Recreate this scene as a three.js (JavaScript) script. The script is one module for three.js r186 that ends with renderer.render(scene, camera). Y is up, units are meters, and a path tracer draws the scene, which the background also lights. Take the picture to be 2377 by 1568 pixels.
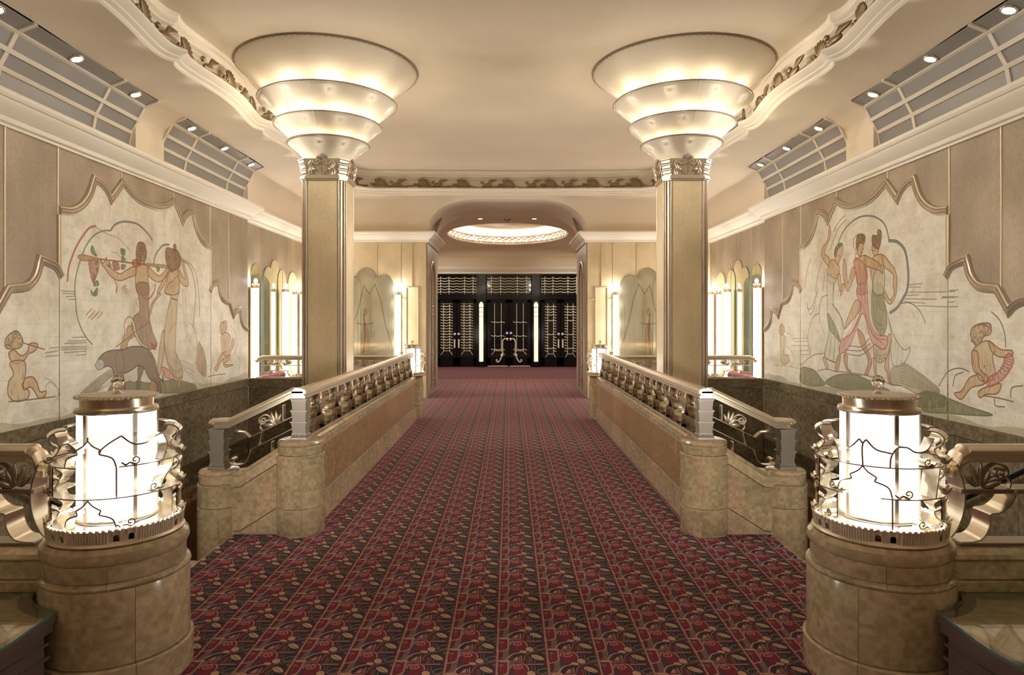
import * as THREE from 'three';
import { mergeGeometries, toCreasedNormals } from 'three/addons/utils/BufferGeometryUtils.js';
import { RoundedBoxGeometry } from 'three/addons/geometries/RoundedBoxGeometry.js';
import { RectAreaLightUniformsLib } from 'three/addons/lights/RectAreaLightUniformsLib.js';

// ------------------------------------------------------------------ camera, exposure
const scene = new THREE.Scene();
scene.background = new THREE.Color(0x000000);
const camera = new THREE.PerspectiveCamera(2 * Math.atan(784 / 1557) * 180 / Math.PI, 2377 / 1568, 0.05, 80);
camera.position.set(0.05, 1.5, 0);
camera.lookAt(0.05, 1.5, -10);
camera.setViewOffset(2377, 1568, 6, 39, 2377, 1568);
const renderer = new THREE.WebGLRenderer({ antialias: true });
renderer.toneMapping = THREE.LinearToneMapping;
renderer.toneMappingExposure = 1.6;
renderer.shadowMap.enabled = true;
RectAreaLightUniformsLib.init();
const WARM = new THREE.Color(1.0, 0.955, 0.895), WHITE = new THREE.Color(1.0, 0.97, 0.94), COOL = new THREE.Color(0.93, 0.95, 1.0);
const LAMP = { torch: 0.18, torchFill: 2.3, lantern: 3.8, lanternFar: 1.3, tube: 0.42, spot: 13, cove: 0.75, recessed: 16 };

// ------------------------------------------------------------------ helpers
let seed = 7;
const rnd = () => { seed = (seed * 1664525 + 1013904223) >>> 0; return seed / 4294967296; };
const V = (x, y, z) => new THREE.Vector3(x, y, z);
let M = false;                                   // true while the right-hand (mirrored) half is being built
const sx = (x) => (M ? -x : x);
function clean(g) {
  g = g.index ? g.toNonIndexed() : g;
  for (const k of Object.keys(g.attributes)) if (!['position', 'normal', 'uv'].includes(k)) g.deleteAttribute(k);
  g.morphAttributes = {};
  if (!g.attributes.uv) g.setAttribute('uv', new THREE.BufferAttribute(new Float32Array(g.attributes.position.count * 2), 2));
  if (!g.attributes.normal) g.computeVertexNormals();
  g.clearGroups();
  return g;
}
function flipX(g) {
  g.scale(-1, 1, 1);
  for (const k of ['position', 'normal', 'uv']) {
    const a = g.attributes[k], n = a.itemSize, s = a.array;
    for (let i = 0; i < a.count; i += 3) for (let c = 0; c < n; c++) { const t = s[(i + 1) * n + c]; s[(i + 1) * n + c] = s[(i + 2) * n + c]; s[(i + 2) * n + c] = t; }
  }
  return g;
}
function boxUV(g, ou = 0, ov = 0) {
  const p = g.attributes.position, uv = g.attributes.uv, a = V(), b = V(), c = V(), n = V();
  for (let i = 0; i < p.count; i += 3) {
    a.fromBufferAttribute(p, i); b.fromBufferAttribute(p, i + 1); c.fromBufferAttribute(p, i + 2);
    n.subVectors(b, a).cross(c.clone().sub(a));
    const x = Math.abs(n.x), y = Math.abs(n.y), z = Math.abs(n.z);
    [a, b, c].forEach((q, k) => (y >= x && y >= z ? uv.setXY(i + k, q.x + ou, -q.z + ov) : x >= z ? uv.setXY(i + k, q.z + ou, q.y + ov) : uv.setXY(i + k, q.x + ou, q.y + ov)));
  }
  return g;
}
function merged(geos) {
  const l = (Array.isArray(geos) ? geos : [geos]).filter(Boolean).map((g) => clean(g));
  return l.length === 1 ? l[0] : mergeGeometries(l, false);
}
function wind(g) {                                 // turn every triangle the way its normals point
  const p = g.attributes.position, q = g.attributes.normal, a = V(), b = V(), c = V(), n = V(), m = V();
  for (let i = 0; i < p.count; i += 3) {
    a.fromBufferAttribute(p, i); b.fromBufferAttribute(p, i + 1); c.fromBufferAttribute(p, i + 2);
    n.subVectors(b, a).cross(c.sub(a)); m.set(q.getX(i) + q.getX(i + 1) + q.getX(i + 2), q.getY(i) + q.getY(i + 1) + q.getY(i + 2), q.getZ(i) + q.getZ(i + 1) + q.getZ(i + 2));
    if (n.dot(m) < 0) for (const at of [p, q, g.attributes.uv]) { const k = at.itemSize, s = at.array; for (let d = 0; d < k; d++) { const t = s[(i + 1) * k + d]; s[(i + 1) * k + d] = s[(i + 2) * k + d]; s[(i + 2) * k + d] = t; } }
  }
  return g;
}
function obj(name, geos, mat, parent, o = {}) {
  let g = merged(geos);
  if (g === geos || (Array.isArray(geos) && g === geos[0])) g = g.clone();
  g = wind(g);
  if (M) g = flipX(g);
  if (!o.keepUV) boxUV(g, o.ou || 0, o.ov || 0);
  const m = new THREE.Mesh(g, mat);
  m.name = name; m.castShadow = m.receiveShadow = true;
  if (o.at) m.position.set(sx(o.at[0]), o.at[1], o.at[2]);
  if (o.ry) m.rotation.y = M ? -o.ry : o.ry;
  (parent || scene).add(m);
  if (o.label) m.userData.label = o.label;
  if (o.kind) m.userData.kind = o.kind;
  return m;
}
const taken = {};
const numbered = (n) => { const k = (taken[n] = (taken[n] ?? -1) + 1); return k ? `${n}_${String(k).padStart(3, '0')}` : n; };
function thing(name, label, category, at = [0, 0, 0], ry = 0, group) {
  const o = new THREE.Group(); o.name = numbered(name); scene.add(o);
  o.position.set(sx(at[0]), at[1], at[2]); o.rotation.y = M ? -ry : ry;
  o.userData = { label, category }; if (group) o.userData.group = group;
  return o;
}
function struct(name, label, category, at = [0, 0, 0]) {
  const o = new THREE.Group(); o.name = name; scene.add(o); o.position.set(sx(at[0]), at[1], at[2]);
  o.userData = { label, category, kind: 'structure' };
  return o;
}
function bx(w, h, d, x, y, z, r = 0) {            // box with its centre at x, y, z
  const g = r ? new RoundedBoxGeometry(w, h, d, 2, Math.min(r, w / 2.01, h / 2.01, d / 2.01)) : new THREE.BoxGeometry(w, h, d);
  return g.translate(x, y, z);
}
const b2 = (x0, x1, y0, y1, z0, z1, r = 0) => bx(Math.abs(x1 - x0), Math.abs(y1 - y0), Math.abs(z1 - z0), (x0 + x1) / 2, (y0 + y1) / 2, (z0 + z1) / 2, r);
const lathe = (pts, seg = 48, crease = 0.6) => toCreasedNormals(new THREE.LatheGeometry(pts.map(([r, y]) => new THREE.Vector2(Math.max(r, 0.0001), y)), seg), crease);
function loft(rows, { close = false, skip, crease = 0.7 } = {}) {   // rows of Vector3, all of one length
  const pos = [], uv = [], n = rows[0].length, m = close ? rows.length : rows.length - 1;
  for (let j = 0; j < m; j++) for (let i = 0; i < n - 1; i++) {
    if (skip && skip(j, i)) continue;
    const a = rows[j][i], b = rows[j][i + 1], c = rows[(j + 1) % rows.length][i + 1], d = rows[(j + 1) % rows.length][i];
    for (const q of [a, b, c, a, c, d]) { pos.push(q.x, q.y, q.z); uv.push(0, 0); }
  }
  const g = new THREE.BufferGeometry();
  g.setAttribute('position', new THREE.Float32BufferAttribute(pos, 3));
  g.setAttribute('uv', new THREE.Float32BufferAttribute(uv, 2));
  g.computeVertexNormals();
  return toCreasedNormals(g, crease);
}
function fan(pts) {                                // flat cap over a closed outline of Vector3
  const c = pts.reduce((s, p) => s.add(p), V()).multiplyScalar(1 / pts.length), pos = [];
  pts.forEach((p, i) => { const q = pts[(i + 1) % pts.length]; pos.push(c.x, c.y, c.z, p.x, p.y, p.z, q.x, q.y, q.z); });
  const g = new THREE.BufferGeometry(); g.setAttribute('position', new THREE.Float32BufferAttribute(pos, 3)); g.computeVertexNormals(); return g;
}
// moulding swept along a plan path [x, y, z]; profile [out, up]; out is to the right of the direction of travel
function sweep(path, prof, { close = true, caps = true, crease = 0.5 } = {}) {
  const n = path.length, rows = prof.map(() => []);
  for (let i = 0; i < n; i++) {
    const p = path[i], a = path[Math.max(i - 1, 0)], b = path[Math.min(i + 1, n - 1)];
    const t = (u, v) => { const x = v[0] - u[0], z = v[2] - u[2], l = Math.hypot(x, z) || 1; return [x / l, z / l]; };
    const t0 = i ? t(a, p) : t(p, b), t1 = i < n - 1 ? t(p, b) : t0;
    const n0 = [-t0[1], t0[0]], n1 = [-t1[1], t1[0]];
    let mx = n0[0] + n1[0], mz = n0[1] + n1[1]; const l = Math.hypot(mx, mz) || 1; mx /= l; mz /= l;
    const k = 1 / Math.max(0.3, mx * n0[0] + mz * n0[1]);
    prof.forEach(([o, y], j) => rows[j].push(V(p[0] + mx * o * k, p[1] + y, p[2] + mz * o * k)));
  }
  const g = [loft(rows, { close, crease })];
  if (caps && close) { g.push(fan(rows.map((r) => r[0]))); g.push(fan(rows.map((r) => r[n - 1]))); }
  return merged(g);
}
// the same in a wall plane: path [x, y], profile [out to the right of travel, proud]
function sweepXY(path, prof) {
  const g = sweep(path.map(([x, y]) => [x, 0, y]), prof), p = g.attributes.position, q = g.attributes.normal;
  for (const a of [p, q]) for (let i = 0; i < a.count; i++) { const y = a.getY(i); a.setY(i, a.getZ(i)); a.setZ(i, y); }
  return g;
}
const smooth = (pts, n = 24, closed = false) => new THREE.CatmullRomCurve3(pts.map((p) => (p.isVector3 ? p : V(p[0], p[1], p[2] || 0))), closed, 'centripetal').getPoints(n);
function ribbon(pts, wdir, width, thick) {        // flat strap: wdir is a Vector3 or a function of the point
  const n = pts.length, rows = [[], [], [], []];
  for (let i = 0; i < n; i++) {
    const t = pts[Math.min(i + 1, n - 1)].clone().sub(pts[Math.max(i - 1, 0)]).normalize();
    const w = (typeof wdir === 'function' ? wdir(pts[i]) : wdir.clone()).normalize(), k = t.clone().cross(w).normalize().multiplyScalar(thick / 2);
    w.multiplyScalar(width / 2);
    rows[0].push(pts[i].clone().add(w).add(k)); rows[1].push(pts[i].clone().sub(w).add(k));
    rows[2].push(pts[i].clone().sub(w).sub(k)); rows[3].push(pts[i].clone().add(w).sub(k));
  }
  return merged([loft(rows, { close: true, crease: 0.6 }), fan(rows.map((r) => r[0])), fan(rows.map((r) => r[n - 1]))]);
}
const tube = (pts, r, seg = 24, rad = 8, closed = false) => new THREE.TubeGeometry(new THREE.CatmullRomCurve3(pts.map((p) => (p.isVector3 ? p : V(...p))), closed, 'centripetal'), seg, r, rad, closed);
const bar = (a, b, r, rad = 6) => { const A = V(...a), B = V(...b), d = B.clone().sub(A); return new THREE.CylinderGeometry(r, r, d.length(), rad).applyQuaternion(new THREE.Quaternion().setFromUnitVectors(V(0, 1, 0), d.clone().normalize())).translate(...A.add(B).multiplyScalar(0.5).toArray()); };
const blob = (x, y, z, a, b, c, rz = 0, ry = 0, ws = 10, hs = 7) => new THREE.SphereGeometry(1, ws, hs).scale(a, b, c).rotateZ(rz).rotateY(ry).translate(x, y, z);
const spiral = (cx, cy, r0, r1, a0, a1, n = 26) => Array.from({ length: n + 1 }, (_, i) => { const t = i / n, a = a0 + (a1 - a0) * t, r = r0 + (r1 - r0) * t; return V(cx + r * Math.cos(a), cy + r * Math.sin(a), 0); });
function shapeOf(pts) { const s = new THREE.Shape(); pts.forEach(([x, y], i) => (i ? s.lineTo(x, y) : s.moveTo(x, y))); s.closePath(); return s; }
const extr = (shape, depth, bevel = 0, curveSegments = 16) => new THREE.ExtrudeGeometry(shape, { depth, curveSegments, bevelEnabled: bevel > 0, bevelThickness: bevel, bevelSize: bevel, bevelOffset: -bevel, bevelSegments: 1 });
const flat = (shape, thick, y, cs = 24) => extr(shape, thick, 0, cs).rotateX(-Math.PI / 2).translate(0, y, 0);   // shape (x, -z) laid down, from y upwards
const ring = (r, t, y, seg = 64, w = t) => { const pts = []; for (let i = 0; i <= 12; i++) { const a = i / 12 * Math.PI * 2; pts.push([r + t * Math.cos(a), y + w * Math.sin(a)]); } return lathe(pts, seg, 1.2); };
function light(l, x, y, z, o = {}) { l.position.set(sx(x), y, z); l.castShadow = true; if (o.radius) l.shadow.radius = o.radius; scene.add(l); return l; }

// ------------------------------------------------------------------ textures
function pnoise(px, py, s) {                       // tileable value noise of period px, py
  const h = (i, j) => { let n = ((i % px + px) % px) * 374761393 + ((j % py + py) % py) * 668265263 + s * 974634541; n = (n ^ (n >>> 13)) * 1274126177; n ^= n >>> 16; return (n >>> 0) / 4294967296; };
  return (x, y) => { const i = Math.floor(x), j = Math.floor(y), f = x - i, g = y - j, a = f * f * (3 - 2 * f), b = g * g * (3 - 2 * g); return (h(i, j) * (1 - a) + h(i + 1, j) * a) * (1 - b) + (h(i, j + 1) * (1 - a) + h(i + 1, j + 1) * a) * b; };
}
function fbm(px, py, oct, s) { const f = []; for (let k = 0; k < oct; k++) f.push(pnoise(px << k, py << k, s + k)); return (u, v) => { let t = 0, a = 0.5; f.forEach((n, k) => { t += a * n(u * (px << k), v * (py << k)); a *= 0.5; }); return t; }; }
function tex(w, h, fn, { srgb = true, rx = 1, ry = 1 } = {}) {
  const d = new Uint8Array(w * h * 4);
  for (let j = 0; j < h; j++) for (let i = 0; i < w; i++) { const c = fn(i / w, j / h), k = (j * w + i) * 4; for (let q = 0; q < 3; q++) d[k + q] = Math.max(0, Math.min(255, c[q])); d[k + 3] = 255; }
  const t = new THREE.DataTexture(d, w, h); t.wrapS = t.wrapT = THREE.RepeatWrapping; t.magFilter = THREE.LinearFilter; t.minFilter = THREE.LinearMipmapLinearFilter; t.generateMipmaps = true;
  if (srgb) t.colorSpace = THREE.SRGBColorSpace; t.repeat.set(rx, ry); t.needsUpdate = true; return t;
}
const mixc = (a, b, t) => [a[0] + (b[0] - a[0]) * t, a[1] + (b[1] - a[1]) * t, a[2] + (b[2] - a[2]) * t];
const cl = (x) => Math.max(0, Math.min(1, x));
function marbleTex(c0, c1, c2, sp, s, rx = 0.9) {
  const a = fbm(3, 3, 5, s), b = fbm(5, 2, 5, s + 20), c = fbm(48, 48, 2, s + 40), d = fbm(2, 2, 4, s + 60);
  return tex(768, 768, (u, v) => {
    let q = mixc(c0, c1, cl((a(u, v) - 0.28) * 2.4));
    q = mixc(q, c2, cl((b(u, v) - 0.5) * 3.2));
    const g = (c(u, v) - 0.45) * 60 + (b(v, u) - 0.47) * 20; q = [q[0] + g, q[1] * 0.975 + g, q[2] + g * 0.9];
    q = mixc(q, sp, cl((c(u, v) - 0.6) * 6) * cl((d(u, v) - 0.42) * 7) * 0.6);
    return q;
  }, { rx, ry: rx });
}
const T = {};
T.marble = marbleTex([170, 151, 112], [152, 140, 103], [174, 147, 112], [112, 94, 64], 3);
T.marbleB = marbleTex([176, 156, 120], [160, 146, 108], [182, 156, 122], [122, 96, 64], 33);
T.marbleC = marbleTex([146, 120, 74], [140, 118, 72], [148, 118, 74], [122, 96, 56], 63);
T.dark = marbleTex([116, 104, 76], [104, 96, 71], [122, 108, 80], [80, 69, 50], 93, 0.7);
T.brownStone = marbleTex([120, 88, 58], [108, 82, 54], [126, 94, 64], [84, 60, 40], 123);
{
  const st = pnoise(160, 2, 5), w = fbm(120, 120, 2, 9), cl2 = fbm(3, 4, 4, 15), sl = pnoise(24, 1, 25);
  const vell = (c) => (u, v) => { const g = (st(u * 160, v * 2) - 0.5) * 5 + (w(u, v) - 0.4) * 24 + (cl2(u, v) - 0.47) * 52 + (sl(u * 24, v) - 0.5) * 2; return [c[0] + g, c[1] + g * 0.95, c[2] + g * 0.85]; };
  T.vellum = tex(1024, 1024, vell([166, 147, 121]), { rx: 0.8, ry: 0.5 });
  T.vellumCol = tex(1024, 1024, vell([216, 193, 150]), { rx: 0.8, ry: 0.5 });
}
{
  const n = fbm(6, 6, 5, 71);
  T.bump = tex(512, 512, (u, v) => { const g = 128 + (n(u, v) - 0.47) * 200; return [g, g, g]; }, { srgb: false, rx: 2.2, ry: 2.2 });
  const p = fbm(4, 4, 4, 81);
  T.plaster = tex(512, 512, (u, v) => { const g = (p(u, v) - 0.47) * 16; return [221 + g, 204 + g, 176 + g]; }, { rx: 0.35, ry: 0.35 });
  const r = fbm(5, 5, 5, 171);
  T.rough = tex(512, 512, (u, v) => { const g = 110 + (r(u, v) - 0.47) * 160; return [g, g, g]; }, { srgb: false, rx: 1.3, ry: 1.3 });
}
function canvasTex(w, h, draw, rx, ry, ox = 0, oy = 0) {
  const c = document.createElement('canvas'); c.width = w; c.height = h; draw(c.getContext('2d'), w, h);
  const t = new THREE.CanvasTexture(c); t.colorSpace = THREE.SRGBColorSpace; t.wrapS = t.wrapT = THREE.RepeatWrapping; t.repeat.set(rx, ry); t.offset.set(ox, oy); t.anisotropy = 16; return t;
}
// carpet: one repeat is 0.448 m across and 0.21 m deep, two motifs in half drop
function carpetMotif(g, OX, OY, ground) {
  const P = '#ad7068', B = '#ab8468', B2 = '#84705a', K = '#20161c', Rd = '#660d1c', Pl = '#3d2034';
  g.save(); g.translate(OX, OY); g.lineCap = 'round'; g.lineJoin = 'round';
  const X = (x) => (x - 620) * 0.868 + 512, Y = (y) => (y - 430) * 1.684, q = (p) => [X(p[0]), Y(p[1])];
  const line = (c, w, pts) => { g.strokeStyle = c; g.lineWidth = w; g.beginPath(); pts.map(q).forEach((p, i) => (i ? g.lineTo(p[0], p[1]) : g.moveTo(p[0], p[1]))); g.stroke(); };
  const cur = (c, w, pts) => { const r = new THREE.CatmullRomCurve3(pts.map((p) => V(...q(p), 0)), false, 'centripetal').getPoints(28); g.strokeStyle = c; g.lineWidth = w; g.beginPath(); r.forEach((p, i) => (i ? g.lineTo(p.x, p.y) : g.moveTo(p.x, p.y))); g.stroke(); };
  const poly = (c, pts) => { g.fillStyle = c; g.beginPath(); pts.map(q).forEach((p, i) => (i ? g.lineTo(p[0], p[1]) : g.moveTo(p[0], p[1]))); g.closePath(); g.fill(); };
  const leaf = (c, x, y, a, b, r, w) => { const [u, v] = q([x, y]); g.beginPath(); g.ellipse(u, v, a, b, r, 0, 7); if (w) { g.strokeStyle = c; g.lineWidth = w; g.stroke(); } else { g.fillStyle = c; g.fill(); } };
  if (ground) {
  poly(Pl, [[120, 560], [205, 560], [205, 720], [110, 720]]); poly(Pl, [[755, 430], [800, 430], [800, 715], [755, 715]]);
  poly(K, [[120, 690], [200, 600], [330, 600], [330, 700]]); poly(K, [[380, 730], [560, 730], [580, 850], [350, 850]]); poly(K, [[400, 600], [580, 590], [560, 720], [380, 720]]);
  poly(Rd, [[185, 470], [230, 445], [320, 440], [385, 470], [385, 560], [330, 590], [200, 560]]); poly(Rd, [[372, 650], [404, 640], [404, 720], [372, 730]]); poly(Rd, [[645, 560], [725, 560], [725, 690], [645, 705]]);
  g.restore(); return; }
  for (let k = 0; k < 5; k++) line(B2, 6, [[684 + k * 14, 705 - k * 4], [676 + k * 14, 852]]);
  line('#a2685f', 19, [[612, 400], [606, 740]]);
  line('#8a3a40', 6, [[655, 590], [650, 670]]);
  cur(P, 17, [[738, 575], [738, 640], [735, 682], [705, 706], [625, 722]]);
  cur(P, 18, [[122, 700], [150, 655], [200, 615], [295, 592]]);
  poly(P, [[196, 690], [240, 650], [262, 640], [262, 690]]); line(P, 8, [[278, 645], [278, 690]]); line(P, 12, [[300, 632], [303, 690]]);
  line(P, 13, [[132, 707], [312, 705]]);
  for (let k = 0; k < 8; k++) line(B2, 5, [[140 + k * 12, 722], [140 + k * 12, 750]]);
  { g.strokeStyle = P; g.lineWidth = 13; g.beginPath(); for (let i = 0; i <= 50; i++) { const t = i / 50, an = 0.4 - t * 10.2, r = 12 + t * 58, [u, v] = q([250, 482]); const x = u + r * Math.cos(an), y = v + r * 0.8 * Math.sin(an); i ? g.lineTo(x, y) : g.moveTo(x, y); } g.stroke(); }
  cur(P, 14, [[262, 446], [325, 446], [360, 468], [378, 500], [376, 515]]);
  line(P, 17, [[375, 734], [548, 732]]);
  g.fillStyle = '#9a6464'; for (let k = 0; k < 24; k++) { const [u, v] = q([410 + (k * 37) % 74, 760 + (k * 29) % 72]); g.fillRect(u, v, 11, 6); }
  for (const x of [398, 420, 458]) line(B2, 5, [[x, 620 + (x % 7) * 6], [x + 2, 716]]);
  cur(B2, 8, [[330, 690], [342, 640], [400, 600], [480, 576], [560, 562], [640, 553]]); cur(B2, 6, [[600, 560], [650, 535], [680, 505]]);
  leaf(B, 328, 584, 40, 26, 0.35); leaf(B, 406, 553, 40, 50, -0.35); leaf(B, 492, 652, 78, 38, 0.72); line('#3a1822', 6, [[430, 622], [545, 684]]);
  leaf(B2, 542, 526, 62, 40, -0.55, 10); leaf(B2, 620, 602, 54, 17, 0.12, 8); leaf(B, 690, 554, 60, 19, -0.03);
  g.restore();
}
function drawCarpet(base, fade) {
  return (g, w, h) => {
    g.scale(w / 1024, h / 480);
    g.fillStyle = base; g.fillRect(0, 0, 1024, 480);
    for (const ground of [true, false]) for (const [x, y] of [[0, 0], [0, -480], [0, 480], [512, 240], [512, -240], [512, -720], [512, 720], [-512, 240], [-512, -240], [-512, -720], [-1024, 0], [1024, 0], [1024, -480], [-1024, -480]]) carpetMotif(g, x, y, ground);
    if (fade) { g.fillStyle = fade; g.fillRect(0, 0, 1024, 480); }
    for (let k = 0; k < 5200; k++) { const v = rnd(); g.fillStyle = v > 0.5 ? 'rgba(255,220,210,.06)' : 'rgba(0,0,0,.13)'; g.fillRect(rnd() * 1024, rnd() * 480, 5, 5); }
  };
}
T.carpet = canvasTex(1024, 480, drawCarpet('#46101b'), 1 / 0.448, 1 / 0.21);
T.carpet2 = canvasTex(1024, 480, drawCarpet('#4a1620', 'rgba(70,24,30,.35)'), 1 / 0.30, 1 / 0.14);
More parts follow.
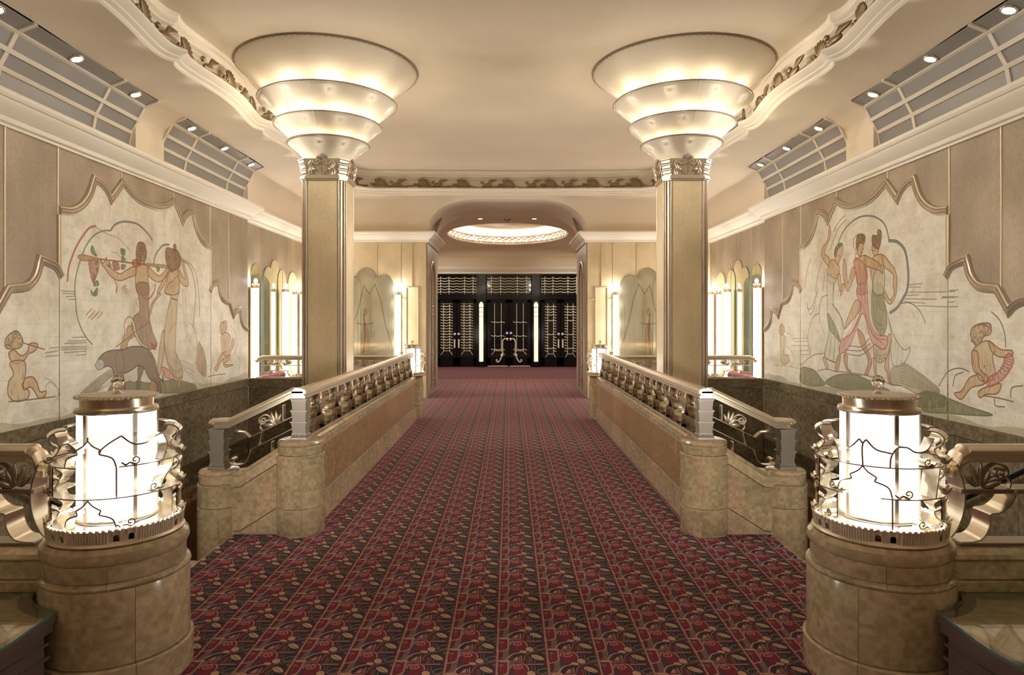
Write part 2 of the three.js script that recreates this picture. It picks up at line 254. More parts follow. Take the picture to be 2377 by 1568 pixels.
// painted outlines of the two murals, in centimetres along the wall and up from the floor
const STROKES_LEFT = [
  ['red3', 630, 239, 621, 236, 613, 229, 604, 219, 597, 208, 592, 197, 590, 185],
  ['green2', 654, 238, 642, 236, 628, 230, 617, 220, 610, 209, 605, 199, 601, 187, 600, 176, 601, 170, 603, 155, 609, 143, 617, 134, 625, 128],
  ['grey3', 654, 238, 660, 244, 672, 249, 685, 251, 701, 251, 714, 247, 724, 242, 730, 238],
  ['grey3', 733, 212, 736, 221, 743, 228, 754, 235, 766, 237],
  ['line1', 630, 238, 648, 234, 666, 232, 679, 227, 689, 220],
  ['ochreF', 606, 82, 622, 91, 639, 98, 655, 102, 658, 98, 644, 91, 626, 80],
  ['oliveF', 677, 86, 687, 88, 694, 86, 701, 87, 720, 83, 749, 82, 778, 81, 798, 78, 831, 69, 835, 64, 749, 69, 679, 76],
  ['line1', 788, 104, 809, 100, 835, 90, 871, 69],
  ['line1', 608, 84, 624, 90, 639, 96, 654, 100],
  ['line1', 791, 101, 811, 97, 836, 86, 869, 68],
  ['line1', 611, 83, 627, 90, 642, 95, 655, 99],
  ['line1', 794, 98, 814, 93, 837, 83, 867, 67],
  ['line1', 614, 83, 630, 89, 644, 94, 656, 98],
  ['line1', 797, 95, 817, 90, 838, 80, 866, 66],
  ['line1', 617, 83, 633, 88, 647, 93, 656, 97],
  ['line1', 800, 92, 819, 86, 839, 77, 864, 65],
  ['line1', 620, 83, 635, 87, 649, 92, 657, 96],
  ['line1', 804, 89, 822, 83, 841, 73, 862, 64],
  ['line1', 623, 83, 638, 86, 652, 90, 658, 94],
  ['line1', 807, 86, 824, 79, 842, 70, 861, 63],
  ['line1', 626, 83, 641, 85, 655, 89, 659, 93],
  ['plumeF', 839, 124, 852, 113, 860, 96, 859, 79, 835, 91, 837, 111],
  ['grapeF', 620, 207, 635, 206, 634, 197, 631, 191, 627, 185, 624, 189, 621, 198],
  ['grapeF', 657, 207, 667, 207, 669, 202, 664, 200, 659, 201],
  ['red2', 660, 191, 663, 187, 665, 183, 663, 178, 664, 183, 664, 178],
  ['leafF', 625, 220, 629, 215, 632, 211, 626, 212, 623, 215],
  ['leafF', 671, 222, 679, 221, 677, 216, 672, 217],
  ['leafF', 672, 206, 680, 206, 676, 202, 672, 202],
  ['leafF', 674, 215, 679, 212, 672, 209],
  ['leafF', 651, 208, 655, 203, 651, 203],
  ['leafF', 740, 211, 746, 208, 742, 204, 738, 209],
  ['leafF', 627, 183, 633, 188, 635, 184],
  ['leafF', 623, 179, 626, 176, 633, 181, 632, 174, 625, 174],
  ['line1', 658, 217, 664, 217, 670, 214, 676, 213, 685, 209],
  ['poleF', 604, 208, 610, 210, 637, 209, 691, 210, 765, 212, 765, 211, 691, 209, 637, 208, 609, 205],
  ['flesh', 647, 211, 648, 205, 655, 201, 670, 197, 680, 201, 694, 206, 701, 206, 699, 199, 685, 194, 669, 190, 655, 193, 644, 201, 638, 205, 637, 209, 642, 205],
  ['flesh', 721, 208, 745, 200, 765, 211, 770, 209, 746, 193, 721, 200],
  ['flesh', 699, 206, 711, 210, 721, 208, 722, 193, 723, 180, 701, 179, 697, 192],
  ['robe', 699, 188, 723, 189, 723, 174, 724, 155, 730, 139, 740, 123, 724, 119, 706, 125, 698, 133, 693, 137, 690, 147, 694, 154, 705, 160, 703, 175],
  ['ochreL', 684, 144, 676, 134, 671, 122, 681, 122, 685, 130, 695, 134, 693, 141, 687, 145],
  ['cream2', 679, 138, 679, 147, 686, 153, 693, 148, 697, 138, 705, 128, 720, 121],
  ['line2', 678, 137, 677, 147, 686, 154, 695, 149, 699, 138, 707, 128, 723, 121],
  ['red3', 704, 187, 709, 179, 717, 173, 726, 175, 734, 182, 737, 190],
  ['line1', 706, 189, 713, 181, 723, 181, 734, 190],
  ['line1', 703, 175, 699, 170, 703, 164],
  ['line1', 703, 157, 705, 146, 709, 130],
  ['line1', 706, 156, 708, 146, 713, 130],
  ['line1', 709, 155, 712, 146, 717, 130],
  ['line1', 712, 155, 715, 146, 720, 129],
  ['line1', 715, 154, 719, 146, 724, 129],
  ['line1', 718, 153, 723, 146, 728, 129],
  ['redF', 728, 126, 734, 123, 740, 125, 737, 118, 730, 121],
  ['redF', 691, 210, 698, 214, 702, 211, 699, 205, 693, 207],
  ['hair', 707, 233, 714, 232, 718, 226, 718, 218, 714, 212, 709, 213, 705, 207, 699, 216, 699, 224, 702, 231],
  ['flesh', 711, 223, 717, 223, 717, 216, 713, 212, 709, 216],
  ['line2', 663, 124, 680, 131, 701, 140, 723, 150, 726, 164, 734, 171],
  ['flesh', 754, 140, 746, 123, 743, 107, 740, 91, 746, 90, 752, 105, 756, 119],
  ['redW', 749, 98, 756, 88, 768, 83, 780, 83, 765, 94],
  ['flesh', 798, 85, 791, 72, 785, 71, 788, 82],
  ['flesh', 730, 86, 724, 73, 739, 71, 740, 86],
  ['robe2', 765, 192, 788, 193, 786, 174, 783, 151, 781, 129, 781, 114, 788, 106, 797, 93, 798, 84, 788, 82, 775, 87, 763, 101, 757, 117, 756, 133, 762, 158, 770, 176, 763, 187],
  ['flesh', 765, 207, 788, 209, 790, 197, 788, 183, 756, 182, 762, 195],
  ['flesh', 765, 206, 759, 201, 740, 181, 748, 180, 734, 170, 726, 156, 723, 153, 727, 166, 739, 177, 756, 191],
  ['robe2', 765, 192, 775, 196, 788, 203, 789, 183, 759, 182],
  ['flesh', 791, 226, 798, 223, 804, 213, 813, 195, 809, 191, 788, 199, 788, 210, 804, 200, 795, 220],
  ['hair', 760, 232, 773, 233, 786, 232, 793, 224, 791, 214, 780, 209, 771, 206, 762, 213, 758, 223],
  ['hair', 776, 237, 780, 239, 783, 236, 780, 231, 777, 233],
  ['line1', 770, 176, 762, 158, 756, 135, 759, 114, 767, 98, 785, 83],
  ['line1', 781, 148, 763, 135],
  ['line1', 765, 102, 778, 92, 797, 93],
  ['line1', 770, 97, 781, 89, 797, 90],
  ['line1', 780, 115, 775, 105, 788, 100],
  ['line1', 798, 194, 800, 160, 805, 138, 816, 125, 822, 134],
  ['line1', 804, 192, 805, 160, 811, 136, 818, 129],
  ['line1', 791, 193, 790, 176, 793, 165, 796, 169],
  ['grey3', 771, 176, 785, 174],
  ['green2', 798, 221, 814, 217, 825, 204, 831, 185, 830, 173, 825, 144],
  ['red2', 800, 223, 820, 218, 835, 202, 839, 185, 841, 174, 842, 155],
  ['line2', 816, 148, 829, 138, 835, 123, 833, 107, 831, 94],
  ['beast', 703, 102, 713, 100, 707, 89, 705, 79, 699, 76, 702, 91],
  ['beast', 630, 108, 635, 114, 644, 119, 658, 121, 675, 121, 687, 123, 703, 123, 717, 121, 728, 115, 736, 106, 740, 96, 746, 86, 752, 84, 751, 89, 754, 83, 746, 83, 749, 71, 740, 71, 739, 80, 724, 88, 714, 99, 703, 103, 693, 100, 680, 97, 676, 97, 679, 79, 671, 79, 667, 94, 663, 92, 655, 81, 650, 82, 657, 89, 658, 101, 651, 106, 642, 105, 634, 104, 632, 106],
  ['paleF', 630, 108, 634, 113, 639, 113, 643, 110, 642, 105, 634, 104],
  ['line2', 671, 122, 663, 116, 663, 109, 666, 98, 676, 101, 677, 111, 672, 120],
  ['line2', 720, 116, 730, 108, 736, 98, 742, 88],
  ['wave', 582, 176, 600, 176],
  ['wave', 584, 174, 600, 174],
  ['wave', 588, 171, 600, 172],
  ['wave', 592, 169, 600, 169],
  ['wave', 597, 135, 615, 135],
  ['wave', 591, 132, 617, 132],
  ['wave', 586, 130, 617, 130],
  ['wave', 582, 127, 617, 126],
  ['wave', 582, 125, 617, 124],
  ['wave', 586, 122, 616, 122],
  ['wave', 602, 119, 616, 119],
  ['hatch', 616, 155, 624, 161],
  ['hatch', 619, 152, 627, 157],
  ['hatch', 622, 154, 629, 159],
  ['hatch', 624, 151, 631, 156],
  ['hatch', 627, 153, 634, 157],
  ['hatch', 630, 155, 636, 159],
  ['hatch', 633, 152, 639, 156],
  ['hatch', 636, 154, 641, 158],
  ['hatch', 672, 182, 679, 186],
  ['hatch', 674, 181, 680, 185],
  ['hatch', 676, 180, 681, 183],
  ['hatch', 678, 178, 682, 182],
  ['hatch', 680, 177, 683, 180],
  ['hairL', 529, 142, 534, 138, 536, 134, 535, 130, 531, 128, 525, 128, 518, 129, 517, 134, 521, 139],
  ['flesh', 521, 125, 523, 119, 528, 116, 537, 118, 542, 123, 549, 125, 553, 129, 552, 131, 543, 131, 542, 126, 535, 122, 526, 127],
  ['robe2', 522, 117, 538, 117, 538, 103, 535, 98, 543, 93, 542, 88, 531, 86, 523, 89, 520, 94, 521, 103, 526, 108],
  ['flesh', 538, 103, 547, 104, 552, 99, 556, 91, 563, 91, 562, 87, 554, 86, 550, 91, 545, 96, 537, 95],
  ['line2', 537, 132, 561, 126],
  ['line2', 521, 87, 543, 86, 574, 85],
  ['line1', 518, 131, 524, 134, 527, 139],
  ['line1', 522, 129, 525, 133, 530, 138],
  ['line1', 561, 102, 571, 98, 578, 89, 577, 82],
  ['line1', 562, 94, 567, 98, 574, 94],
  ['wave', 567, 127, 578, 127],
  ['wave', 562, 123, 578, 124],
  ['wave', 563, 120, 578, 120],
  ['hairL', 902, 145, 921, 149, 922, 140, 911, 131, 902, 134],
  ['flesh', 905, 129, 921, 134, 935, 127, 925, 114, 909, 106, 905, 119],
  ['redW', 942, 125, 947, 118, 935, 106, 921, 100, 909, 106, 921, 108, 935, 116],
  ['flesh', 907, 106, 889, 90, 883, 87, 891, 83, 902, 94, 925, 101, 935, 102, 930, 96, 916, 91, 944, 88, 914, 88],
  ['line1', 935, 143, 954, 131, 954, 111, 947, 101],
  ['line2', 960, 100, 969, 89, 964, 79],
  ['line2', 864, 78, 898, 78, 918, 77],
  ['line1', 885, 97, 879, 99, 877, 90, 881, 79],
  ['line2', 711, 220, 715, 221],
  ['line2', 716, 220, 717, 218, 715, 218],
  ['line2', 714, 216, 716, 216],
  ['line2', 766, 223, 770, 224],
  ['line2', 763, 228, 765, 216, 771, 210],
  ['line2', 775, 232, 780, 221, 778, 210],
  ['line2', 531, 136, 533, 136],
  ['line2', 535, 135, 536, 133, 535, 133],
  ['line2', 533, 131, 534, 131],
];
const STROKES_RIGHT = [
  ['oliveF', -871, 88, -848, 90, -831, 88, -814, 79, -804, 74, -874, 71],
  ['oliveF', -804, 76, -784, 85, -756, 90, -730, 90, -706, 87, -682, 83, -668, 80, -756, 72],
  ['oliveF', -638, 76, -623, 82, -606, 85, -589, 85, -582, 83, -582, 77, -641, 71],
  ['ochreF', -646, 109, -623, 103, -590, 88, -594, 84, -623, 82, -649, 87, -668, 87, -668, 99],
  ['line1', -646, 109, -623, 102, -590, 88],
  ['line1', -647, 107, -623, 100, -591, 88],
  ['line1', -648, 104, -622, 97, -592, 87],
  ['line1', -649, 101, -622, 95, -592, 86],
  ['line1', -650, 98, -621, 93, -593, 86],
  ['line1', -651, 96, -621, 91, -594, 85],
  ['line1', -652, 93, -620, 89, -594, 84],
  ['line1', -653, 90, -620, 87, -595, 84],
  ['grey3', -772, 240, -763, 250, -747, 258, -728, 262, -709, 261, -691, 256, -676, 246, -669, 230],
  ['grey4', -669, 230, -655, 227, -643, 218, -638, 203, -637, 188, -640, 177, -643, 174, -655, 163, -667, 158],
  ['line2', -754, 264, -771, 257, -782, 246, -793, 233],
  ['line2', -844, 228, -853, 214, -860, 191],
  ['line2', -814, 222, -824, 204, -831, 185],
  ['line2', -758, 269, -774, 262, -784, 254],
  ['line2', -802, 213, -807, 200, -811, 186],
  ['flesh', -794, 263, -791, 255, -793, 248, -802, 238, -806, 231, -794, 224, -794, 214, -802, 218, -815, 231, -810, 239, -798, 247, -796, 256],
  ['flesh', -792, 221, -780, 220, -769, 210, -776, 199, -782, 193, -799, 198, -798, 212],
  ['robeG', -798, 205, -782, 199, -776, 199, -782, 192, -784, 183, -784, 193, -784, 169, -765, 153, -760, 140, -767, 126, -771, 110, -778, 102, -790, 103, -806, 106, -806, 114, -796, 133, -799, 160, -800, 194],
  ['flesh', -774, 203, -769, 204, -766, 182, -768, 178, -758, 190, -763, 192, -768, 183, -773, 192],
  ['flesh', -769, 239, -763, 237, -762, 229, -767, 221, -774, 215, -782, 225, -780, 234],
  ['hairG', -769, 239, -776, 237, -782, 230, -778, 224, -774, 232, -763, 237],
  ['oliveL', -799, 159, -784, 148, -771, 133, -768, 126, -782, 133, -794, 140],
  ['line2', -796, 132, -802, 118, -806, 106],
  ['line2', -788, 131, -796, 105],
  ['line2', -780, 132, -784, 103],
  ['line2', -774, 135, -770, 110],
  ['line2', -788, 170, -769, 157, -760, 140],
  ['line2', -808, 112, -798, 104, -788, 102, -778, 101],
  ['flesh', -811, 105, -806, 98, -802, 93, -796, 93, -799, 99, -804, 105],
  ['ochreL', -730, 141, -717, 134, -711, 121, -701, 107, -706, 98, -709, 93, -715, 93, -709, 104, -711, 113, -722, 122, -728, 134],
  ['ochreL', -774, 109, -767, 111, -771, 96, -774, 91, -780, 92],
  ['ochreL', -760, 111, -752, 111, -751, 97, -744, 94, -752, 94, -758, 101],
  ['flesh', -697, 217, -682, 217, -679, 211, -680, 178, -698, 179, -700, 189, -704, 205, -700, 215],
  ['flesh', -682, 217, -668, 208, -657, 196, -657, 177, -659, 173, -665, 167, -670, 167, -680, 178, -679, 182, -668, 171, -661, 176, -662, 186, -662, 195, -679, 206],
  ['flesh', -698, 112, -697, 101, -693, 91, -691, 92, -693, 101, -693, 109],
  ['flesh', -675, 110, -677, 102, -673, 98, -670, 89, -665, 88, -669, 97, -670, 107, -668, 123],
  ['robeG', -677, 168, -670, 152, -662, 137, -651, 126, -642, 122, -634, 125, -637, 117, -646, 108, -657, 105, -663, 107, -666, 118, -666, 139],
  ['robe2', -698, 125, -679, 121, -670, 136, -666, 136, -668, 123, -676, 111, -688, 107, -695, 112],
  ['oliveL', -698, 186, -682, 187, -677, 167, -673, 151, -676, 139, -682, 135, -692, 140, -700, 151, -702, 167],
  ['robeG', -699, 189, -691, 204, -680, 206, -680, 178, -697, 179],
  ['green1', -698, 167, -691, 148, -679, 145],
  ['green1', -699, 157, -691, 142, -677, 142],
  ['green1', -691, 175, -686, 163, -676, 160],
  ['green1', -695, 122, -688, 114, -676, 116],
  ['green1', -697, 117, -688, 111, -675, 113],
  ['flesh', -732, 173, -745, 161, -758, 141, -745, 148, -723, 165],
  ['redW', -728, 190, -712, 189, -709, 172, -706, 155, -700, 143, -688, 135, -673, 134, -672, 126, -679, 121, -691, 124, -700, 127, -706, 135, -714, 152, -719, 158, -730, 145, -745, 123, -760, 114, -769, 113, -767, 126, -745, 136, -730, 151, -722, 166, -732, 179],
  ['flesh', -737, 216, -725, 219, -712, 219, -712, 210, -711, 193, -730, 190, -733, 200],
  ['redW', -738, 216, -725, 216, -714, 207, -711, 194, -711, 180, -730, 180, -730, 190, -733, 203],
  ['flesh', -715, 219, -704, 216, -685, 207, -680, 198, -686, 201, -701, 205, -715, 210],
  ['flesh', -759, 220, -754, 212, -753, 202, -751, 192, -739, 209, -734, 205, -745, 188, -751, 183, -760, 196, -762, 211],
  ['hair', -730, 243, -715, 241, -715, 234, -718, 232, -725, 234, -730, 226, -733, 233],
  ['flesh', -725, 234, -717, 231, -719, 225, -723, 220, -730, 223, -730, 228],
  ['line2', -728, 244, -737, 241, -739, 234, -733, 225, -735, 218],
  ['line1', -723, 243, -732, 240, -733, 235],
  ['flesh', -699, 229, -691, 226, -688, 224, -691, 218, -697, 218, -701, 226],
  ['hair', -700, 239, -691, 238, -690, 243, -686, 243, -683, 240, -684, 231, -688, 224, -697, 227, -700, 230],
  ['red1', -725, 168, -739, 146, -761, 128],
  ['red1', -722, 164, -733, 145, -765, 123],
  ['red1', -714, 159, -701, 137, -679, 126],
  ['red1', -719, 168, -707, 145, -691, 132, -675, 131],
  ['red1', -728, 153, -742, 136, -763, 120],
  ['red1', -715, 181, -714, 168],
  ['red1', -723, 186, -722, 168],
  ['line2', -749, 122, -735, 122, -722, 122, -706, 131],
  ['line2', -756, 117, -739, 117, -722, 118, -704, 126],
  ['line2', -760, 114, -739, 112, -722, 113, -698, 124],
  ['line2', -824, 88, -802, 92, -778, 91, -756, 92, -715, 92, -683, 90, -668, 87, -649, 87],
  ['line2', -871, 92, -848, 103, -826, 109, -810, 110],
  ['line2', -822, 159, -835, 155, -847, 141, -852, 128, -848, 114, -843, 107],
  ['line2', -799, 181, -814, 177, -820, 163, -819, 148],
  ['line2', -855, 173, -848, 164, -835, 173, -824, 189],
  ['line2', -853, 167, -844, 158, -833, 168, -826, 185],
  ['line2', -649, 167, -636, 167, -623, 162, -614, 153, -611, 148],
  ['line2', -804, 76, -784, 85, -756, 90, -722, 91],
  ['wave', -637, 184, -615, 184],
  ['wave', -637, 182, -618, 181],
  ['wave', -637, 177, -581, 175],
  ['wave', -640, 174, -620, 174],
  ['wave', -643, 171, -595, 169],
  ['wave', -643, 168, -611, 166],
  ['wave', -623, 164, -581, 162],
  ['wave', -588, 170, -571, 170],
  ['wave', -578, 175, -570, 175],
  ['wave', -896, 126, -853, 128],
  ['wave', -891, 122, -853, 124],
  ['wave', -898, 117, -851, 118],
  ['wave', -876, 111, -851, 112],
  ['wave', -871, 106, -846, 107],
  ['oliveF', -618, 83, -600, 86, -579, 83, -553, 79, -526, 76, -579, 70, -618, 69],
  ['hairL', -549, 144, -538, 148, -528, 147, -528, 140, -536, 137, -539, 132, -545, 130, -549, 134, -551, 139],
  ['flesh', -539, 106, -552, 103, -562, 91, -571, 88, -563, 84, -550, 95, -535, 100],
  ['flesh', -531, 98, -542, 92, -540, 88, -534, 91, -520, 94, -517, 101],
  ['robe2', -545, 129, -531, 134, -523, 127, -526, 122, -523, 106, -539, 102, -547, 116, -549, 124],
  ['flesh', -530, 134, -518, 128, -505, 127, -505, 124, -518, 122, -527, 126],
  ['flesh', -549, 125, -547, 109, -539, 106, -534, 100, -531, 105, -540, 111, -543, 125],
  ['redW', -508, 125, -504, 121, -508, 112, -518, 103, -530, 98, -532, 100, -530, 105, -520, 110, -514, 117, -513, 122],
  ['red1', -514, 122, -505, 120],
  ['red1', -514, 120, -505, 118],
  ['red1', -515, 118, -506, 116],
  ['red1', -516, 116, -508, 113],
  ['red1', -518, 114, -511, 111],
  ['red1', -520, 112, -514, 108],
  ['red1', -523, 110, -518, 105],
  ['red1', -526, 107, -523, 102],
  ['red1', -530, 105, -529, 99],
  ['line2', -527, 157, -518, 150, -513, 140, -512, 130],
  ['line2', -536, 90, -518, 90, -504, 89],
  ['line2', -524, 89, -523, 84, -513, 84],
  ['line2', -507, 92, -506, 99, -495, 102],
  ['line2', -592, 92, -579, 106, -563, 110, -553, 108],
  ['line2', -573, 94, -570, 103, -560, 107],
  ['line2', -542, 146, -535, 147, -530, 144, -532, 140],
  ['wave', -579, 176, -566, 176],
  ['wave', -587, 171, -566, 170],
  ['wave', -579, 166, -571, 166],
  ['wave', -579, 162, -566, 162],
  ['hairL', -941, 141, -931, 145, -923, 139, -924, 135, -938, 130],
  ['robe2', -938, 130, -919, 126, -922, 117, -924, 104, -909, 102, -909, 95, -922, 90, -935, 92, -937, 105],
  ['line1', -924, 135, -898, 130],
  ['line1', -960, 136, -969, 115, -966, 107],
  ['line1', -916, 115, -898, 107, -890, 97],
  ['line1', -909, 99, -901, 88, -897, 94],
  ['line1', -958, 87, -906, 88, -879, 87],
  ['line2', -772, 225, -768, 224],
  ['line2', -768, 223, -770, 221],
  ['line2', -773, 219, -771, 219],
  ['line2', -721, 228, -719, 227],
  ['line2', -720, 224, -723, 223],
  ['line2', -697, 223, -699, 223],
  ['line2', -547, 136, -545, 137],
  ['line2', -547, 132, -544, 132],
  ['line2', -549, 135, -550, 133, -547, 133],
  ['line2', -534, 114, -535, 113],
];
const PAINT = {          // [outline, width cm, fill, closed]
  red1: ['#9c5547', 0.9], red2: ['#a0604a', 1.5], red3: ['#a06650', 2.6], green1: ['#5f6a45', 0.9], green2: ['#6a7a4c', 1.8], grey3: ['#77756c', 2.6], grey4: ['#73716a', 4.2],
  line1: ['#8b7556', 0.8], line2: ['#735739', 1.2], cream2: ['#d9cdb0', 2.4], hatch: ['#a5845a', 1.5], wave: ['#6f624c', 1.0],
  ochreF: ['#8a7a52', 0.8, 'rgba(140,124,84,.50)'], oliveF: ['#6c6a42', 1.2, 'rgba(112,106,66,.72)'], plumeF: ['#8a6a44', 0.8, 'rgba(146,112,72,.6)'],
  grapeF: ['#8a5040', 1.0, 'rgba(152,88,72,.6)'], leafF: ['#4f6238', 0.9, 'rgba(86,108,62,.8)'], poleF: ['#7c5b30', 0.9, 'rgba(168,136,84,.85)'],
  flesh: ['#855630', 1.3, 'rgba(184,142,94,.62)'], robe: ['#6d4a2c', 1.2, 'rgba(142,106,70,.75)'], robe2: ['#7c5a38', 1.2, 'rgba(188,160,116,.7)'], ochreL: ['#7d532c', 1.1, 'rgba(176,130,78,.75)'],
  redF: ['#93402e', 0.9, 'rgba(166,72,54,.75)'], redW: ['#a04c40', 1.2, 'rgba(184,116,98,.55)'], hair: ['#64452a', 1.1, 'rgba(128,90,56,.8)'], hairL: ['#7a5636', 1.2, 'rgba(178,144,96,.7)'], hairG: ['#4c5848', 1.1, 'rgba(104,112,92,.75)'],
  beast: ['#55402e', 1.4, 'rgba(122,96,72,.8)'], paleF: ['#6a6258', 0.8, 'rgba(196,190,180,.75)'], robeG: ['#5f6c54', 1.1, 'rgba(202,200,172,.55)'], oliveL: ['#5d6438', 1.0, 'rgba(122,116,72,.68)'],
};
function paintMural(list, s0, s1, t0, t1) {        // metres along the wall (left to right) and up
  return (g, w, h) => {
    const X = (c) => (c / 100 - s0) / (s1 - s0) * w, Y = (c) => h - (c / 100 - t0) / (t1 - t0) * h, cm = w / (s1 - s0) / 100;
    g.fillStyle = '#dcd3bc'; g.fillRect(0, 0, w, h);
    for (let k = 0; k < 6400; k++) {               // silver leaf: patches and rubbed streaks
      const v = rnd(), big = rnd() < 0.25; g.fillStyle = v < 0.42 ? `rgba(238,232,214,${0.03 + rnd() * 0.07})` : `rgba(146,126,92,${0.03 + rnd() * 0.06})`;
      const a = big ? 40 + rnd() * 60 : 4 + rnd() * 16, b = big ? 20 + rnd() * 60 : 4 + rnd() * 40;
      g.beginPath(); g.ellipse(rnd() * w, rnd() * h, a / 2, b / 2, rnd() * 3, 0, 7); g.fill();
    }
    g.lineWidth = 1.2; for (let k = 0; k < 22; k++) { g.strokeStyle = 'rgba(140,118,84,.22)'; const x = rnd() * w, y = k * h / 22; g.beginPath(); g.moveTo(0, y); g.lineTo(w, y); g.stroke(); g.beginPath(); g.moveTo(x, 0); g.lineTo(x + 3, h); g.stroke(); }
    for (let k = 0; k < 500; k++) { g.fillStyle = `rgba(104,84,54,${0.1 + rnd() * 0.2})`; g.fillRect(rnd() * w, rnd() * h, 1 + rnd() * 3, 2 + rnd() * 9); }
    g.fillStyle = 'rgba(128,116,74,.42)';          // painted ground along the foot
    g.beginPath(); g.moveTo(0, h); for (let i = 0; i <= 60; i++) g.lineTo(i / 60 * w, Y(70 + 3 * Math.sin(i * 0.35) + 1.2 * Math.sin(i * 1.1))); g.lineTo(w, h); g.fill();
    g.lineCap = g.lineJoin = 'round';
    for (const [st, ...c] of list) {
      const [col, wd, fill] = PAINT[st], p = []; for (let i = 0; i < c.length; i += 2) p.push(V(X(c[i]), Y(c[i + 1]), 0));
      g.strokeStyle = col;
      if (st === 'wave') {
        const n = Math.max(3, Math.round(p[0].distanceTo(p[1]) / (3.2 * cm))); g.lineWidth = wd * cm * 0.6; g.beginPath();
        for (let i = 0; i <= n * 8; i++) { const q = p[0].clone().lerp(p[1], i / (n * 8)); q.y += Math.sin(i * Math.PI / 4) * 0.34 * cm; i ? g.lineTo(q.x, q.y) : g.moveTo(q.x, q.y); } g.stroke(); continue;
      }
      const q = p.length > 2 ? new THREE.CatmullRomCurve3(p, !!fill, 'centripetal').getPoints(p.length * 7) : p;
      g.beginPath(); q.forEach((a, i) => (i ? g.lineTo(a.x, a.y) : g.moveTo(a.x, a.y)));
      if (fill) { g.closePath(); g.fillStyle = fill; g.fill(); }
      if (fill) {                                  // brush texture inside the outline
        g.save(); g.clip();
        let lo = [1e9, 1e9], hi = [-1e9, -1e9]; for (const a of q) { lo = [Math.min(lo[0], a.x), Math.min(lo[1], a.y)]; hi = [Math.max(hi[0], a.x), Math.max(hi[1], a.y)]; }
        const W = hi[0] - lo[0], H = hi[1] - lo[1], area = W * H / (cm * cm), curly = /hair|grape/.test(st), fur = st === 'beast', fold = /robe|redW|olive|plume/.test(st);
        for (let k = 0, n = Math.min(90, 12 + area / (curly ? 6 : 14)); k < n; k++) {
          g.lineWidth = (curly ? 0.45 : 0.3 + rnd() * 0.7) * cm; const x = lo[0] + rnd() * W, y = lo[1] + rnd() * H;
          g.strokeStyle = curly ? (k % 3 ? 'rgba(74,48,28,.55)' : 'rgba(206,178,130,.35)') : k % 2 ? 'rgba(84,60,38,.20)' : 'rgba(232,218,186,.24)'; g.beginPath();
          if (curly) g.arc(x, y, (0.6 + rnd() * 1.6) * cm, rnd() * 6, 3 + rnd() * 5);
          else if (fold) { g.moveTo(x, y); g.quadraticCurveTo(x + (rnd() - 0.3) * 5 * cm, y + H * 0.14, x + (rnd() - 0.5) * 7 * cm, y + H * (0.2 + rnd() * 0.2)); }
          else { g.moveTo(x, y); g.lineTo(x + (rnd() - 0.5) * (fur ? 5 : 3) * cm, y + (fur ? 1 + rnd() * 2 : 2 + rnd() * 6) * cm); }
          g.stroke();
        }
        g.restore(); g.strokeStyle = col; g.beginPath(); q.forEach((a, i) => (i ? g.lineTo(a.x, a.y) : g.moveTo(a.x, a.y))); g.closePath();
      }
      g.lineWidth = wd * cm * 0.82; g.globalAlpha = 0.95; g.stroke(); g.globalAlpha = 1;
    }
  };
}
const MS = [4.4, 10.0, 0.6, 3.0];                  // stretch of wall that carries paint
T.muralL = canvasTex(2048, 900, paintMural(STROKES_LEFT, MS[0], MS[1], MS[2], MS[3]), 1 / 5.6, 1 / 2.4, -MS[0] / 5.6, -MS[2] / 2.4);
T.muralR = canvasTex(2048, 900, paintMural(STROKES_RIGHT, -MS[1], -MS[0], MS[2], MS[3]), 1 / 5.6, 1 / 2.4, MS[1] / 5.6, -MS[2] / 2.4);
T.muralReflection = canvasTex(512, 1024, (g, w, h) => {       // mirror glass with a mural reflection painted into its colour
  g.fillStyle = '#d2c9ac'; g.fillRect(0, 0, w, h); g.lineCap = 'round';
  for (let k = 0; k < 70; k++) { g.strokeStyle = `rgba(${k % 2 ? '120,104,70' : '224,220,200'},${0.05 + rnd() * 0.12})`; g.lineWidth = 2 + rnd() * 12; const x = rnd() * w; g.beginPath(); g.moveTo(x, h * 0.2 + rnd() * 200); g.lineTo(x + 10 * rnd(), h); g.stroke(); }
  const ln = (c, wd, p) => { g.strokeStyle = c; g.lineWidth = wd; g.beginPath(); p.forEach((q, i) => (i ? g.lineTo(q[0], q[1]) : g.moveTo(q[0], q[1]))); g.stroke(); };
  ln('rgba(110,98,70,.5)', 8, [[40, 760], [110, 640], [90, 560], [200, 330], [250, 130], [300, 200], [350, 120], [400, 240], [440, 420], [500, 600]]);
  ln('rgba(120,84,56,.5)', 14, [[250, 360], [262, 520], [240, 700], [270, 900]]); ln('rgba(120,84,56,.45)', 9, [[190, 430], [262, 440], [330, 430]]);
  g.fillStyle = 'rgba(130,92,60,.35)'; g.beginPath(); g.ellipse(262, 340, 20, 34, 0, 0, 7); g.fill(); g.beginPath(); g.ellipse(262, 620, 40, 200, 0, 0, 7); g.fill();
}, 1, 0.4);

